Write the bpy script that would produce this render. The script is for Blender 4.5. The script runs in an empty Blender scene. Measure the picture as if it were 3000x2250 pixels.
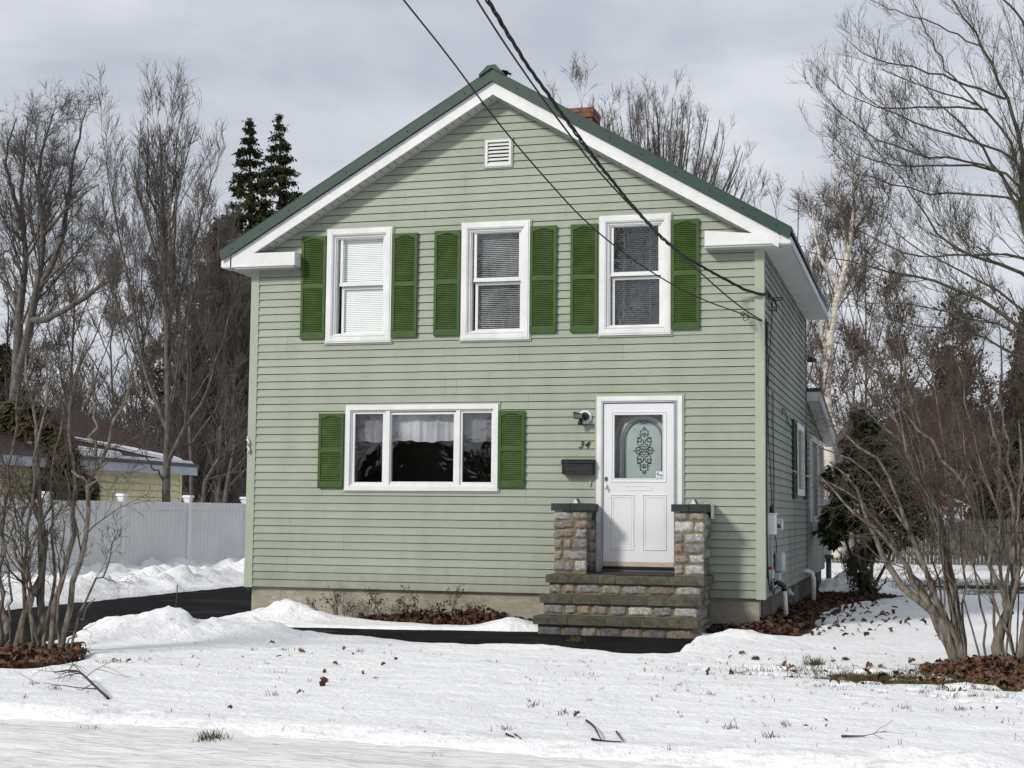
import bpy, math, random
import numpy as np
from mathutils import Matrix, Vector
rad = math.radians
scene = bpy.context.scene
col = scene.collection
Z0 = 0.40                    # bottom edge of the siding above the ground
CAM = np.array([1.9098892, -18.30817317, 1.41246356]); YAW, PITCH, ROLL, FPX = 0.272342806, 0.0866874657, 0.00969572968, 4337.446
_f = np.array([-math.sin(YAW)*math.cos(PITCH), math.cos(YAW)*math.cos(PITCH), math.sin(PITCH)])
_r = np.array([math.cos(YAW), math.sin(YAW), 0.0]); _u = np.cross(_r, _f)
RR = _r*math.cos(ROLL)+_u*math.sin(ROLL); UU = -_r*math.sin(ROLL)+_u*math.cos(ROLL); FF = _f
def at(px, py, Y):
    d = FF*FPX+RR*(px-1500)-UU*(py-1125); t = (Y-CAM[1])/d[1]
    q = CAM+t*d; return (float(q[0]), float(q[1]), float(q[2]))
# ------------------------------------------------------------------ materials
def newmat(name):
    m = bpy.data.materials.new(name); m.use_nodes = True; nt = m.node_tree
    b = nt.nodes['Principled BSDF']; return m, nt, b
def N(nt, t, **kw):
    n = nt.nodes.new(t)
    for k, v in kw.items(): setattr(n, k, v)
    return n
def lk(nt, a, b): nt.links.new(a, b)
def setspec(b, v):
    b.inputs['Specular IOR Level'].default_value = v
def rgba(c): return (c[0], c[1], c[2], 1)
def noise(nt, scale, detail=4, rough=.55, stretch=None, dist=0):
    tc = N(nt, 'ShaderNodeTexCoord'); nz = N(nt, 'ShaderNodeTexNoise')
    nz.inputs['Scale'].default_value = scale; nz.inputs['Detail'].default_value = detail
    nz.inputs['Roughness'].default_value = rough; nz.inputs['Distortion'].default_value = dist
    if stretch:
        mp = N(nt, 'ShaderNodeMapping'); mp.inputs['Scale'].default_value = stretch
        lk(nt, tc.outputs['Object'], mp.inputs['Vector']); lk(nt, mp.outputs[0], nz.inputs['Vector'])
    else: lk(nt, tc.outputs['Object'], nz.inputs['Vector'])
    return nz
def ramp(nt, src, stops):
    r = N(nt, 'ShaderNodeValToRGB'); e = r.color_ramp.elements
    while len(e) < len(stops): e.new(.5)
    for i, (p, c) in enumerate(stops):
        e[i].position = p; e[i].color = rgba(c) if hasattr(c, '__len__') else (c, c, c, 1)
    lk(nt, src, r.inputs[0]); return r
def mixc(nt, fac, a, b, mode='MIX'):
    m = N(nt, 'ShaderNodeMix', data_type='RGBA', blend_type=mode)
    if isinstance(fac, (int, float)): m.inputs[0].default_value = fac
    else: lk(nt, fac, m.inputs[0])
    for s, v in ((6, a), (7, b)):
        if hasattr(v, 'links') or hasattr(v, 'is_linked'): lk(nt, v, m.inputs[s])
        else: m.inputs[s].default_value = rgba(v)
    return m.outputs[2]
def bump(nt, b, src, strength, dist=.01):
    bp = N(nt, 'ShaderNodeBump'); bp.inputs['Strength'].default_value = strength; bp.inputs['Distance'].default_value = dist
    lk(nt, src, bp.inputs['Height']); lk(nt, bp.outputs[0], b.inputs['Normal']); return bp
def pbr(name, c1, c2=None, scale=3, rough=.6, bs=0, bscale=40, bdist=.005, spec=.3, stretch=None, lo=.35, hi=.65, detail=5, metal=0, attr=False, fine=None, famp=(.7, 1.15)):
    m, nt, b = newmat(name); b.inputs['Roughness'].default_value = rough; setspec(b, spec); b.inputs['Metallic'].default_value = metal
    if c2 is None: c2 = tuple(v*.85 for v in c1)
    nz = noise(nt, scale, detail, stretch=stretch)
    cc = ramp(nt, nz.outputs['Fac'], [(lo, c1), (hi, c2)]).outputs[0]
    if fine:
        n2 = noise(nt, fine, 3); g = ramp(nt, n2.outputs['Fac'], [(.3, famp[0]), (.7, famp[1])])
        cc = mixc(nt, 1.0, cc, g.outputs[0], 'MULTIPLY')
    if attr:
        a = N(nt, 'ShaderNodeAttribute', attribute_name='Col'); cc = mixc(nt, 1.0, cc, a.outputs['Color'], 'MULTIPLY')
    if name == 'fresh_asphalt':
        n6 = noise(nt, 2.2, 3, stretch=(.5, 3.5, 1)); st6 = ramp(nt, n6.outputs['Fac'], [(.68, 0), (.74, .45)]); cc = mixc(nt, st6.outputs[0], cc, (.35, .36, .38)); n7 = noise(nt, .6, 4); st7 = ramp(nt, n7.outputs['Fac'], [(.5, 0), (.75, .10)]); cc = mixc(nt, st7.outputs[0], cc, (.20, .20, .20))
    if name == 'vinyl_fence':
        tcw = N(nt, 'ShaderNodeTexCoord'); wv = N(nt, 'ShaderNodeTexWave', bands_direction='Y'); wv.inputs['Scale'].default_value = 2.09; lk(nt, tcw.outputs['Object'], wv.inputs['Vector']); cc = mixc(nt, 1.0, cc, ramp(nt, wv.outputs['Color'], [(0, .80), (.06, 1.0)]).outputs[0], 'MULTIPLY')
    lk(nt, cc, b.inputs['Base Color'])
    if bs:
        nb = noise(nt, bscale, 5); bump(nt, b, nb.outputs['Fac'], bs, bdist)
    return m
M = {}
# vinyl siding : large soft mottling, vertical rain streaks, grime
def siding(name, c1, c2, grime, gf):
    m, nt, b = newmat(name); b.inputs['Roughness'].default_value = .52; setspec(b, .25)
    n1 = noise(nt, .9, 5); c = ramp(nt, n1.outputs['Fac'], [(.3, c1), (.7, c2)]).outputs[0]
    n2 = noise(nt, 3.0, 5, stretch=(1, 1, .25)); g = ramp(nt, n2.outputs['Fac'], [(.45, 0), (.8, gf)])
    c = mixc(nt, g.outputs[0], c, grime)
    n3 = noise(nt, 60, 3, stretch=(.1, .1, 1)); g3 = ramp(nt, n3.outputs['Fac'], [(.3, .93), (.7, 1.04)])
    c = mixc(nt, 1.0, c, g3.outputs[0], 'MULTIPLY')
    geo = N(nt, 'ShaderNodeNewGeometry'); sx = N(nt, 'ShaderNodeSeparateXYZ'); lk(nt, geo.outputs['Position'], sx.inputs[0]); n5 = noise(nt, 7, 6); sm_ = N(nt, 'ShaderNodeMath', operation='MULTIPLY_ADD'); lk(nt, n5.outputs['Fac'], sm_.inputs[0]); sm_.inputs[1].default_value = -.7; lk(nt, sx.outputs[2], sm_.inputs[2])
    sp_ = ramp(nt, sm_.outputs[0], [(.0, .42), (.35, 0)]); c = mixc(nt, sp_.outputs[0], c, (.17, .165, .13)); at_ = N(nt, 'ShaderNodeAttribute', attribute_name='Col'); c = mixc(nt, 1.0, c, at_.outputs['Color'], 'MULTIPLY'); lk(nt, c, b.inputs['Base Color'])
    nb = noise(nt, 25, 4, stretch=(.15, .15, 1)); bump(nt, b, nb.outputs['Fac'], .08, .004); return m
M['siding'] = siding('vinyl_siding', (.318, .356, .286), (.284, .322, .258), (.225, .255, .205), .5)
M['siding_side'] = siding('shaded_grimy_siding', (.21, .24, .215), (.17, .20, .18), (.075, .085, .06), .8)  # side wall's shade put into a darker base colour, with heavier grime
M['siding_trim'] = pbr('siding_trim', (.36, .40, .32), (.32, .365, .295), 2, .45, spec=.3)
M['white'] = pbr('white_trim', (.74, .75, .75), (.66, .67, .67), 2, .4, fine=9, famp=(.95, 1.03))
M['white_door'] = pbr('white_door_paint', (.72, .735, .755), (.66, .675, .70), 1.5, .38, spec=.35)
M['white_old'] = pbr('worn_white', (.60, .61, .62), (.42, .42, .42), 6, .55, lo=.4, hi=.75)
M['aluminium'] = pbr('aluminium', (.42, .45, .50), (.35, .38, .42), 5, .4, metal=.4)
M['kick'] = pbr('beige_kickplate', (.50, .42, .34), (.44, .37, .30), 4, .5)
M['metalroof'] = pbr('green_metal_roof', (.016, .044, .034), (.022, .053, .042), 3, .42, spec=.4)
M['soffit'] = pbr('soffit_vinyl', (.50, .51, .50), (.42, .43, .42), 2, .5)
M['dark'] = pbr('dark_gap', (.02, .02, .02), (.01, .01, .01), 4, .8)
M['room'] = pbr('room_wall', (.30, .28, .25), (.20, .185, .165), 1, .9)
M['black'] = pbr('black_paint', (.012, .012, .014), (.02, .02, .022), 6, .4, spec=.4)
M['wire'] = pbr('cable_rubber', (.012, .014, .012), (.02, .02, .018), 30, .6)
M['grey_box'] = pbr('utility_grey', (.42, .45, .48), (.34, .36, .38), 8, .5)
M['grey_dark'] = pbr('dark_conduit', (.10, .11, .12), (.07, .08, .09), 8, .5)
M['pvc'] = pbr('white_pvc', (.66, .67, .67), (.52, .52, .50), 9, .4)
M['curtain'] = pbr('white_curtain', (.50, .51, .53), (.34, .35, .37), 2.5, .9)
M['blind_w'] = pbr('white_blind', (.88, .92, .90), (.80, .86, .84), 3, .5)
M['blind_d'] = pbr('dim_blind', (.62, .64, .64), (.36, .38, .38), 5, .5)
M['frost'] = pbr('frosted_glass', (.46, .52, .50), (.42, .48, .465), 6, .5, bs=.1, bscale=120)
M['door_in'] = pbr('inner_door', (.40, .38, .34), (.34, .32, .29), 2, .6)
M['gold'] = pbr('bell_brass', (.40, .36, .17), (.3, .27, .13), 20, .5)
M['sticker'] = pbr('sticker_white', (.66, .74, .78), (.6, .68, .72), 20, .4)
M['blue'] = pbr('sticker_blue', (.015, .04, .12), (.02, .06, .16), 60, .4)
M['bluegrey'] = pbr('sticker_bluegrey', (.09, .15, .19), (.12, .18, .22), 90, .4)
M['mat'] = pbr('coir_mat', (.075, .06, .045), (.03, .025, .02), 30, .95, bs=.8, bscale=150)
M['asphalt'] = pbr('fresh_asphalt', (.007, .007, .008), (.012, .012, .013), 1.2, .95, bs=.8, bscale=160, bdist=.004, spec=.08, fine=220)
M['mortar'] = pbr('mortar', (.20, .165, .10), (.14, .115, .07), 8, .95, bs=.5, bscale=60)
M['stone'] = pbr('granite', (1.1, 1.1, 1.12), (.55, .55, .56), 30, .9, bs=.9, bscale=70, bdist=.008, attr=True, fine=140, famp=(.6, 1.25), detail=8)
M['tread'] = pbr('mossy_block', (1.1, 1.1, 1.05), (.6, .62, .5), 14, .9, bs=.6, bscale=120, attr=True, fine=160)
M['cap'] = pbr('slate_cap', (.030, .038, .038), (.018, .023, .024), 7, .6, bs=.2, bscale=60, fine=60)
# concrete with cracks and damp
m, nt, b = newmat('foundation_concrete'); b.inputs['Roughness'].default_value = .9
n1 = noise(nt, 1.3, 7); c = ramp(nt, n1.outputs['Fac'], [(.3, (.27, .25, .19)), (.55, (.33, .31, .25)), (.75, (.21, .20, .17))]).outputs[0]
n2 = noise(nt, 30, 5, stretch=(.3, .3, 1)); c = mixc(nt, 1.0, c, ramp(nt, n2.outputs['Fac'], [(.3, .75), (.7, 1.1)]).outputs[0], 'MULTIPLY')
tc = N(nt, 'ShaderNodeTexCoord'); nd = noise(nt, 3, 4); vo = N(nt, 'ShaderNodeTexVoronoi', feature='DISTANCE_TO_EDGE'); vo.inputs['Scale'].default_value = 2.6
ad = N(nt, 'ShaderNodeMix', data_type='RGBA'); ad.inputs[0].default_value = .35; lk(nt, tc.outputs['Object'], ad.inputs[6]); lk(nt, nd.outputs['Color'], ad.inputs[7]); lk(nt, ad.outputs[2], vo.inputs['Vector'])
cr = ramp(nt, vo.outputs['Distance'], [(0, 0), (.010, 1)]); msk = noise(nt, .8, 2); mk = ramp(nt, msk.outputs['Fac'], [(.48, 1), (.56, 0)])
mm = N(nt, 'ShaderNodeMath', operation='MAXIMUM'); lk(nt, cr.outputs[0], mm.inputs[0]); lk(nt, mk.outputs[0], mm.inputs[1])
iv = N(nt, 'ShaderNodeMath', operation='SUBTRACT'); iv.inputs[0].default_value = 1; lk(nt, mm.outputs[0], iv.inputs[1])
c = mixc(nt, iv.outputs[0], c, (.07, .065, .05)); lk(nt, c, b.inputs['Base Color']); bump(nt, b, n2.outputs['Fac'], .4, .006); M['found'] = m
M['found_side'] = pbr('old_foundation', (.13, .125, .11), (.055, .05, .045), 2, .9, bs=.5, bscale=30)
# shutters : chalky worn green paint
m, nt, b = newmat('shutter_paint'); b.inputs['Roughness'].default_value = .5; setspec(b, .3)
n1 = noise(nt, 5, 5, stretch=(1, 1, 1.6)); c = ramp(nt, n1.outputs['Fac'], [(.42, (.050, .095, .024)), (.65, (.075, .122, .032)), (.92, (.14, .17, .055))]).outputs[0]
n2 = noise(nt, 30, 3); c = mixc(nt, 1.0, c, ramp(nt, n2.outputs['Fac'], [(.3, .8), (.7, 1.15)]).outputs[0], 'MULTIPLY'); lk(nt, c, b.inputs['Base Color']); M['shutter'] = m
M['shutter_frame'] = pbr('shutter_frame_paint', (.036, .080, .018), (.060, .110, .028), 7, .45, lo=.5, hi=.8)
# glass
def glass(name, tint, wob, wscale, rough=.02, dens=.15, refl=1.5):
    m, nt, b = newmat(name); nt.nodes.remove(b); out = nt.nodes['Material Output']
    tr = N(nt, 'ShaderNodeBsdfTransparent'); tr.inputs[0].default_value = rgba(tint)
    gl = N(nt, 'ShaderNodeBsdfGlossy'); gl.inputs['Roughness'].default_value = rough; gl.inputs['Color'].default_value = (.9, .95, 1, 1)
    lw = N(nt, 'ShaderNodeLayerWeight'); lw.inputs['Blend'].default_value = .5; pw5 = N(nt, 'ShaderNodeMath', operation='POWER'); lk(nt, lw.outputs['Facing'], pw5.inputs[0]); pw5.inputs[1].default_value = 5; f0 = ((refl-1)/(refl+1))**2; fr = N(nt, 'ShaderNodeMath', operation='MULTIPLY_ADD'); lk(nt, pw5.outputs[0], fr.inputs[0]); fr.inputs[1].default_value = 1-f0; fr.inputs[2].default_value = f0
    nz = noise(nt, wscale, 2, dist=1.5); bp = N(nt, 'ShaderNodeBump'); bp.inputs['Strength'].default_value = wob; bp.inputs['Distance'].default_value = .02
    lk(nt, nz.outputs['Fac'], bp.inputs['Height']); lk(nt, bp.outputs[0], gl.inputs['Normal'])
    mx = N(nt, 'ShaderNodeMixShader'); lk(nt, fr.outputs[0], mx.inputs[0]); lk(nt, tr.outputs[0], mx.inputs[1]); lk(nt, gl.outputs[0], mx.inputs[2]); lk(nt, mx.outputs[0], out.inputs[0]); return m
M['glass'] = glass('window_glass', (.95, .97, .96), .10, 4.5, refl=2.1); M['glass_pale'] = glass('pale_window_glass', (.99, 1, 1), .08, 3.0, refl=1.8)
M['glass_dark'] = glass('picture_glass', (.93, .94, .95), .12, 2.4, refl=1.8); M['glass_side'] = glass('tinted_side_glass', (.60, .61, .62), .15, 2.4, refl=1.9)  # side panes tinted darker than the centre pane
M['glass_door'] = glass('storm_glass', (.92, .94, .94), .05, 2.0, refl=1.4)
# bark etc
def bark(name, c1, c2, sc=14): return pbr(name, c1, c2, sc, .9, bs=.5, bscale=sc*3, bdist=.01, stretch=(1, 1, .4), spec=.15)
M['bark_grey'] = bark('grey_bark', (.155, .142, .127), (.072, .064, .056))
M['bark_olive'] = bark('olive_bark', (.10, .096, .07), (.042, .039, .030))
M['bark_dark'] = bark('dark_bark', (.075, .066, .058), (.034, .029, .026))
M['bark_red'] = bark('reddish_twigs', (.165, .135, .115), (.085, .066, .057))
M['bark_birch'] = pbr('birch_bark', (.62, .57, .48), (.30, .24, .19), 4, .7, stretch=(.4, .4, 2.5), lo=.5, hi=.72)
M['bark_lilac'] = pbr('lilac_bark', (.235, .21, .175), (.075, .062, .05), 22, .9, bs=1.0, bscale=60, bdist=.01, stretch=(1, 1, .3), spec=.1)
M['bark_lilac_tw'] = bark('lilac_twigs', (.125, .104, .084), (.055, .044, .037))
M['needle'] = pbr('needles', (.012, .022, .012), (.05, .05, .02), .5, .8, spec=.1)
M['needle_brown'] = pbr('brown_needles', (.035, .03, .022), (.05, .035, .022), .5, .8, spec=.1)
M['rhodo'] = pbr('rhododendron_leaf', (.028, .050, .016), (.12, .14, .055), 2.5, .4, spec=.45)
M['laurel'] = pbr('yellowing_leaf', (.028, .03, .014), (.085, .066, .028), 1.8, .6)
M['oakleaf'] = pbr('dead_leaf', (.125, .055, .028), (.035, .018, .012), 9, .85, spec=.15, fine=30)
M['litter'] = pbr('leaf_litter', (.175, .10, .06), (.035, .020, .013), 14, .85, spec=.2, lo=.38, hi=.62)
M['litter_dark'] = pbr('damp_leaf_litter', (.115, .058, .035), (.028, .016, .012), 12, .8, spec=.2)
M['clingleaf'] = pbr('clinging_dead_leaf', (.095, .052, .038), (.045, .027, .02), 3, .9, spec=.1)
M['grass'] = pbr('winter_grass', (.055, .06, .02), (.12, .10, .045), 10, .9, spec=.1)
M['soil'] = pbr('bare_soil', (.06, .05, .028), (.025, .022, .014), 2.5, 1.0, bs=.7, bscale=40, bdist=.02, fine=60)
M['brick'] = None
def brickmat(name, c1, c2, mor, sc, w=.5, h=.25):
    m, nt, b = newmat(name); b.inputs['Roughness'].default_value = .9
    tc = N(nt, 'ShaderNodeTexCoord'); geo = N(nt, 'ShaderNodeNewGeometry')
    br = N(nt, 'ShaderNodeTexBrick'); br.inputs['Scale'].default_value = sc; br.inputs['Mortar Size'].default_value = .012
    br.inputs['Color1'].default_value = rgba(c1); br.inputs['Color2'].default_value = rgba(c2); br.inputs['Mortar'].default_value = rgba(mor)
    br.inputs['Brick Width'].default_value = w; br.inputs['Row Height'].default_value = h; br.inputs['Bias'].default_value = -.1
    sx = N(nt, 'ShaderNodeSeparateXYZ'); lk(nt, tc.outputs['Object'], sx.inputs[0]); ad = N(nt, 'ShaderNodeMath', operation='ADD'); lk(nt, sx.outputs[0], ad.inputs[0]); lk(nt, sx.outputs[1], ad.inputs[1])
    cx = N(nt, 'ShaderNodeCombineXYZ'); lk(nt, ad.outputs[0], cx.inputs[0]); lk(nt, sx.outputs[2], cx.inputs[1]); lk(nt, cx.outputs[0], br.inputs['Vector'])
    nz = noise(nt, 12, 5); c = mixc(nt, 1.0, br.outputs['Color'], ramp(nt, nz.outputs['Fac'], [(.35, .45), (.65, 1.15)]).outputs[0], 'MULTIPLY')
    lk(nt, c, b.inputs['Base Color']); bump(nt, b, br.outputs['Fac'], -.6, .01); return m
M['brick'] = brickmat('chimney_brick', (.24, .075, .035), (.12, .045, .028), (.13, .10, .085), 1, .215, .075)
M['shingle_red'] = brickmat('red_shingles', (.055, .013, .012), (.038, .010, .010), (.02, .008, .008), 1, .35, .1)
M['shingle_grey'] = brickmat('grey_shingles', (.12, .12, .125), (.08, .08, .085), (.03, .03, .03), 1, .3, .12)
M['garage'] = pbr('cream_clapboard', (.90, .84, .56), (.78, .72, .48), 1.5, .6, fine=20)
M['garage_trim'] = pbr('garage_trim', (.50, .53, .60), (.44, .47, .54), 3, .5)
M['fence'] = pbr('vinyl_fence', (.84, .84, .83), (.76, .765, .76), 1.2, .5, fine=60)
M['fence_post'] = pbr('vinyl_post', (.84, .85, .87), (.78, .79, .81), 4, .45)
M['wood_fence'] = pbr('grey_boards', (.17, .155, .135), (.085, .077, .068), 5, .9, stretch=(6, 6, .5), bs=.3)
M['redhouse'] = pbr('maroon_siding', (.060, .026, .023), (.042, .020, .018), 3, .8, stretch=(.3, .3, 6))
M['orange'] = pbr('orange_brick', (.33, .065, .025), (.24, .05, .02), 8, .8)
M['tan'] = pbr('tan_wall', (.30, .23, .15), (.24, .18, .12), 3, .8)
M['pink'] = pbr('pinkish_siding', (.22, .17, .16), (.17, .13, .12), 3, .8)
# snow
def snowmat(name, c1, c2, dirt, df, bsc, bst, stretch=None, bdist=.03):
    m, nt, b = newmat(name); b.inputs['Roughness'].default_value = .62; setspec(b, .25)
    n1 = noise(nt, .7, 6); c = ramp(nt, n1.outputs['Fac'], [(.3, c1), (.7, c2)]).outputs[0]
    n2 = noise(nt, 2.2, 9, .7, stretch=stretch); c = mixc(nt, ramp(nt, n2.outputs['Fac'], [(.55, 0), (.78, df)]).outputs[0], c, dirt)
    ge = N(nt, 'ShaderNodeNewGeometry'); sy = N(nt, 'ShaderNodeSeparateXYZ'); lk(nt, ge.outputs['Position'], sy.inputs[0]); mr = N(nt, 'ShaderNodeMapRange'); lk(nt, sy.outputs[1], mr.inputs[0]); mr.inputs[1].default_value = -8.9; mr.inputs[2].default_value = -9.8; n9 = noise(nt, 9, 8, .75, stretch=(.5, 1.5, 1)); g9 = ramp(nt, n9.outputs['Fac'], [(.50, 0), (.70, .7)]); m9 = N(nt, 'ShaderNodeMath', operation='MULTIPLY'); lk(nt, mr.outputs[0], m9.inputs[0]); lk(nt, g9.outputs[0], m9.inputs[1]); c = mixc(nt, m9.outputs[0], c, (.42, .41, .385))
    lk(nt, c, b.inputs['Base Color']); n3 = noise(nt, bsc, 8, .62, stretch=stretch); bump(nt, b, n3.outputs['Fac'], bst, bdist); return m
M['snow'] = snowmat('snow', (.90, .905, .91), (.83, .838, .85), (.50, .50, .48), .55, 14, 1.0)
M['snow_road'] = snowmat('packed_snow', (.87, .87, .865), (.80, .80, .79), (.36, .355, .34), .85, 10, 1.0, stretch=(.16, 2.6, 1))
M['snow_roof'] = snowmat('roof_snow', (.80, .82, .86), (.76, .78, .82), (.6, .6, .6), .1, 9, .3)
# ------------------------------------------------------------------ mesh helpers
def tagit(o, label=None, cat=None, group=None, kind=None):
    if label: o['label'] = label
    if cat: o['category'] = cat
    if group: o['group'] = group
    if kind: o['kind'] = kind
    return o
def thing(name, label, cat, loc=(0, 0, 0), group=None, kind=None):
    o = bpy.data.objects.new(name, None); col.objects.link(o); o.location = loc; o.empty_display_size = .2
    return tagit(o, label, cat, group, kind)
def worldloc(o):
    v = Vector((0, 0, 0))
    while o is not None: v += Vector(o.location); o = o.parent
    return v
class MB:
    def __init__(s): s.v = []; s.f = []; s.c = []; s.mi = {}
    def add(s, vs, fs, c=(1, 1, 1)):
        n = len(s.v); s.v += [tuple(p) for p in vs]; s.f += [tuple(n+i for i in f) for f in fs]; s.c += [c]*len(vs); return s
    def box(s, x0, x1, y0, y1, z0, z1, c=(1, 1, 1)):
        return s.add([(x0, y0, z0), (x1, y0, z0), (x1, y1, z0), (x0, y1, z0), (x0, y0, z1), (x1, y0, z1), (x1, y1, z1), (x0, y1, z1)],
            [(0, 3, 2, 1), (4, 5, 6, 7), (0, 1, 5, 4), (1, 2, 6, 5), (2, 3, 7, 6), (3, 0, 4, 7)], c)
    def fold(s, o, idx=1):
        n = len(s.f); s.add(o.v, o.f); s.c[-len(o.v):] = list(o.c); s.mi.update({i: idx for i in range(n, len(s.f))}); return s
    def quad(s, a, b, c_, d, c=(1, 1, 1)): return s.add([a, b, c_, d], [(0, 1, 2, 3)], c)
    def prism(s, pts, y0, y1, c=(1, 1, 1), axis='y'):   # polygon in xz (axis y) or yz (axis x) or xy (axis z)
        n = len(pts)
        mk = {'y': lambda p, t: (p[0], t, p[1]), 'x': lambda p, t: (t, p[0], p[1]), 'z': lambda p, t: (p[0], p[1], t)}[axis]
        vs = [mk(p, y0) for p in pts]+[mk(p, y1) for p in pts]
        fs = [tuple(range(n)), tuple(range(2*n-1, n-1, -1))]+[(i, i+n, (i+1) % n+n, (i+1) % n) for i in range(n)]
        return s.add(vs, fs, c)
    def ring(s, x0, x1, z0, z1, w, y0, y1, wt=None, wb=None):   # rectangular frame, butted
        wt = wt or w; wb = wb or w
        s.box(x0, x0+w, y0, y1, z0, z1); s.box(x1-w, x1, y0, y1, z0, z1)
        s.box(x0+w, x1-w, y0, y1, z1-wt, z1); return s.box(x0+w, x1-w, y0, y1, z0, z0+wb)
    def tube(s, pts, r, k=8, c=(1, 1, 1), cap=True):
        pts = [Vector(p) for p in pts]; n = len(pts); rs = r if hasattr(r, '__len__') else [r]*n
        t0 = (pts[1]-pts[0]).normalized(); a = Vector((0, 0, 1)) if abs(t0.z) < .9 else Vector((1, 0, 0)); u = t0.cross(a).normalized()
        vs = []
        for i, p in enumerate(pts):
            t = (pts[min(i+1, n-1)]-pts[max(i-1, 0)]).normalized(); u = (u-t*u.dot(t)).normalized(); w = t.cross(u)
            vs += [p+(u*math.cos(2*math.pi*j/k)+w*math.sin(2*math.pi*j/k))*rs[i] for j in range(k)]
        fs = [(i*k+j, i*k+(j+1) % k, (i+1)*k+(j+1) % k, (i+1)*k+j) for i in range(n-1) for j in range(k)]
        if cap: fs += [tuple(range(k-1, -1, -1)), tuple(range((n-1)*k, n*k))]
        return s.add(vs, fs, c)
    def build(s, name, mat, parent=None, origin=(0, 0, 0), smooth=False, bevel=0):
        L = worldloc(parent) if parent is not None else Vector(origin)
        me = bpy.data.meshes.new(name); me.from_pydata([(x-L.x, y-L.y, z-L.z) for x, y, z in s.v], [], s.f); me.update()
        ca = me.color_attributes.new('Col', 'FLOAT_COLOR', 'POINT')
        ca.data.foreach_set('color', np.array([(c[0], c[1], c[2], 1) for c in s.c], dtype=np.float32).ravel())
        for i, k in s.mi.items(): me.polygons[i].material_index = k
        return link(me, name, mat, parent, L, smooth, bevel)
def link(me, name, mat, parent, L, smooth=False, bevel=0):
    for m_ in (mat if isinstance(mat, (list, tuple)) else [mat]): me.materials.append(m_ if not isinstance(m_, str) else M[m_])
    if smooth: me.polygons.foreach_set('use_smooth', [True]*len(me.polygons))
    o = bpy.data.objects.new(name, me); col.objects.link(o)
    if parent is not None: o.parent = parent
    else: o.location = L
    if bevel:
        bv = o.modifiers.new('bevel', 'BEVEL'); bv.width = bevel; bv.segments = 2; bv.limit_method = 'ANGLE'
    return o
def npmesh(name, V, F, mat, parent=None, origin=(0, 0, 0), smooth=False):     # V (n,3), F (m,k) numpy
    L = worldloc(parent) if parent is not None else Vector(origin)
    V = np.asarray(V, dtype=np.float32)-np.array(L, dtype=np.float32); F = np.asarray(F, dtype=np.int32); k = F.shape[1]
    me = bpy.data.meshes.new(name); me.vertices.add(len(V)); me.vertices.foreach_set('co', V.ravel())
    me.loops.add(F.size); me.loops.foreach_set('vertex_index', F.ravel()); me.polygons.add(len(F))
    me.polygons.foreach_set('loop_start', np.arange(0, F.size, k, dtype=np.int32)); me.polygons.foreach_set('loop_total', np.full(len(F), k, dtype=np.int32))
    me.update(calc_edges=True); me.validate()
    return link(me, name, mat, parent, L, smooth)
# ------------------------------------------------------------------ branch growing (vectorised)
def nrm(a): return a/np.maximum(np.linalg.norm(a, axis=-1, keepdims=True), 1e-9)
def tubes(P, R, k):      # P (B,N,3), R (B,N)
    B, Nn, _ = P.shape
    T = np.empty_like(P); T[:, 1:-1] = P[:, 2:]-P[:, :-2]; T[:, 0] = P[:, 1]-P[:, 0]; T[:, -1] = P[:, -1]-P[:, -2]; T = nrm(T)
    ref = np.where(np.abs(T[:, :1, 2:3]) > .8, np.array([1., .2, 0]), np.array([.1, .2, 1.])); ref = np.broadcast_to(ref, T.shape)
    U = nrm(np.cross(T, ref)); W = np.cross(T, U); a = np.arange(k)*2*math.pi/k
    V = P[:, :, None, :]+R[:, :, None, None]*(U[:, :, None, :]*np.cos(a)[None, None, :, None]+W[:, :, None, :]*np.sin(a)[None, None, :, None])
    i = np.arange(B)[:, None, None]*Nn*k; n = np.arange(Nn-1)[None, :, None]*k; j = np.arange(k)[None, None, :]; j2 = (j+1) % k
    F = np.stack([i+n+j, i+n+j2, i+n+k+j2, i+n+k+j], -1).reshape(-1, 4)
    return V.reshape(-1, 3), F
def joinm(parts):
    Vs, Fs, o = [], [], 0
    for V, F in parts: Vs.append(V); Fs.append(F+o); o += len(V)
    return np.concatenate(Vs), np.concatenate(Fs)
def resample(pts, rs, Nn):
    p = np.array(pts, float); d = np.concatenate([[0], np.cumsum(np.linalg.norm(np.diff(p, axis=0), axis=1))]); t = np.linspace(0, d[-1], Nn)
    # smooth (catmull-like) through repeated averaging
    q = np.stack([np.interp(t, d, p[:, i]) for i in range(3)], -1); r = np.interp(t, d, np.linspace(0, 1, len(rs))[:0] if False else rs)
    for _ in range(2): q[1:-1] = q[1:-1]*.5+(q[:-2]+q[2:])*.25
    return q, r
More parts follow.
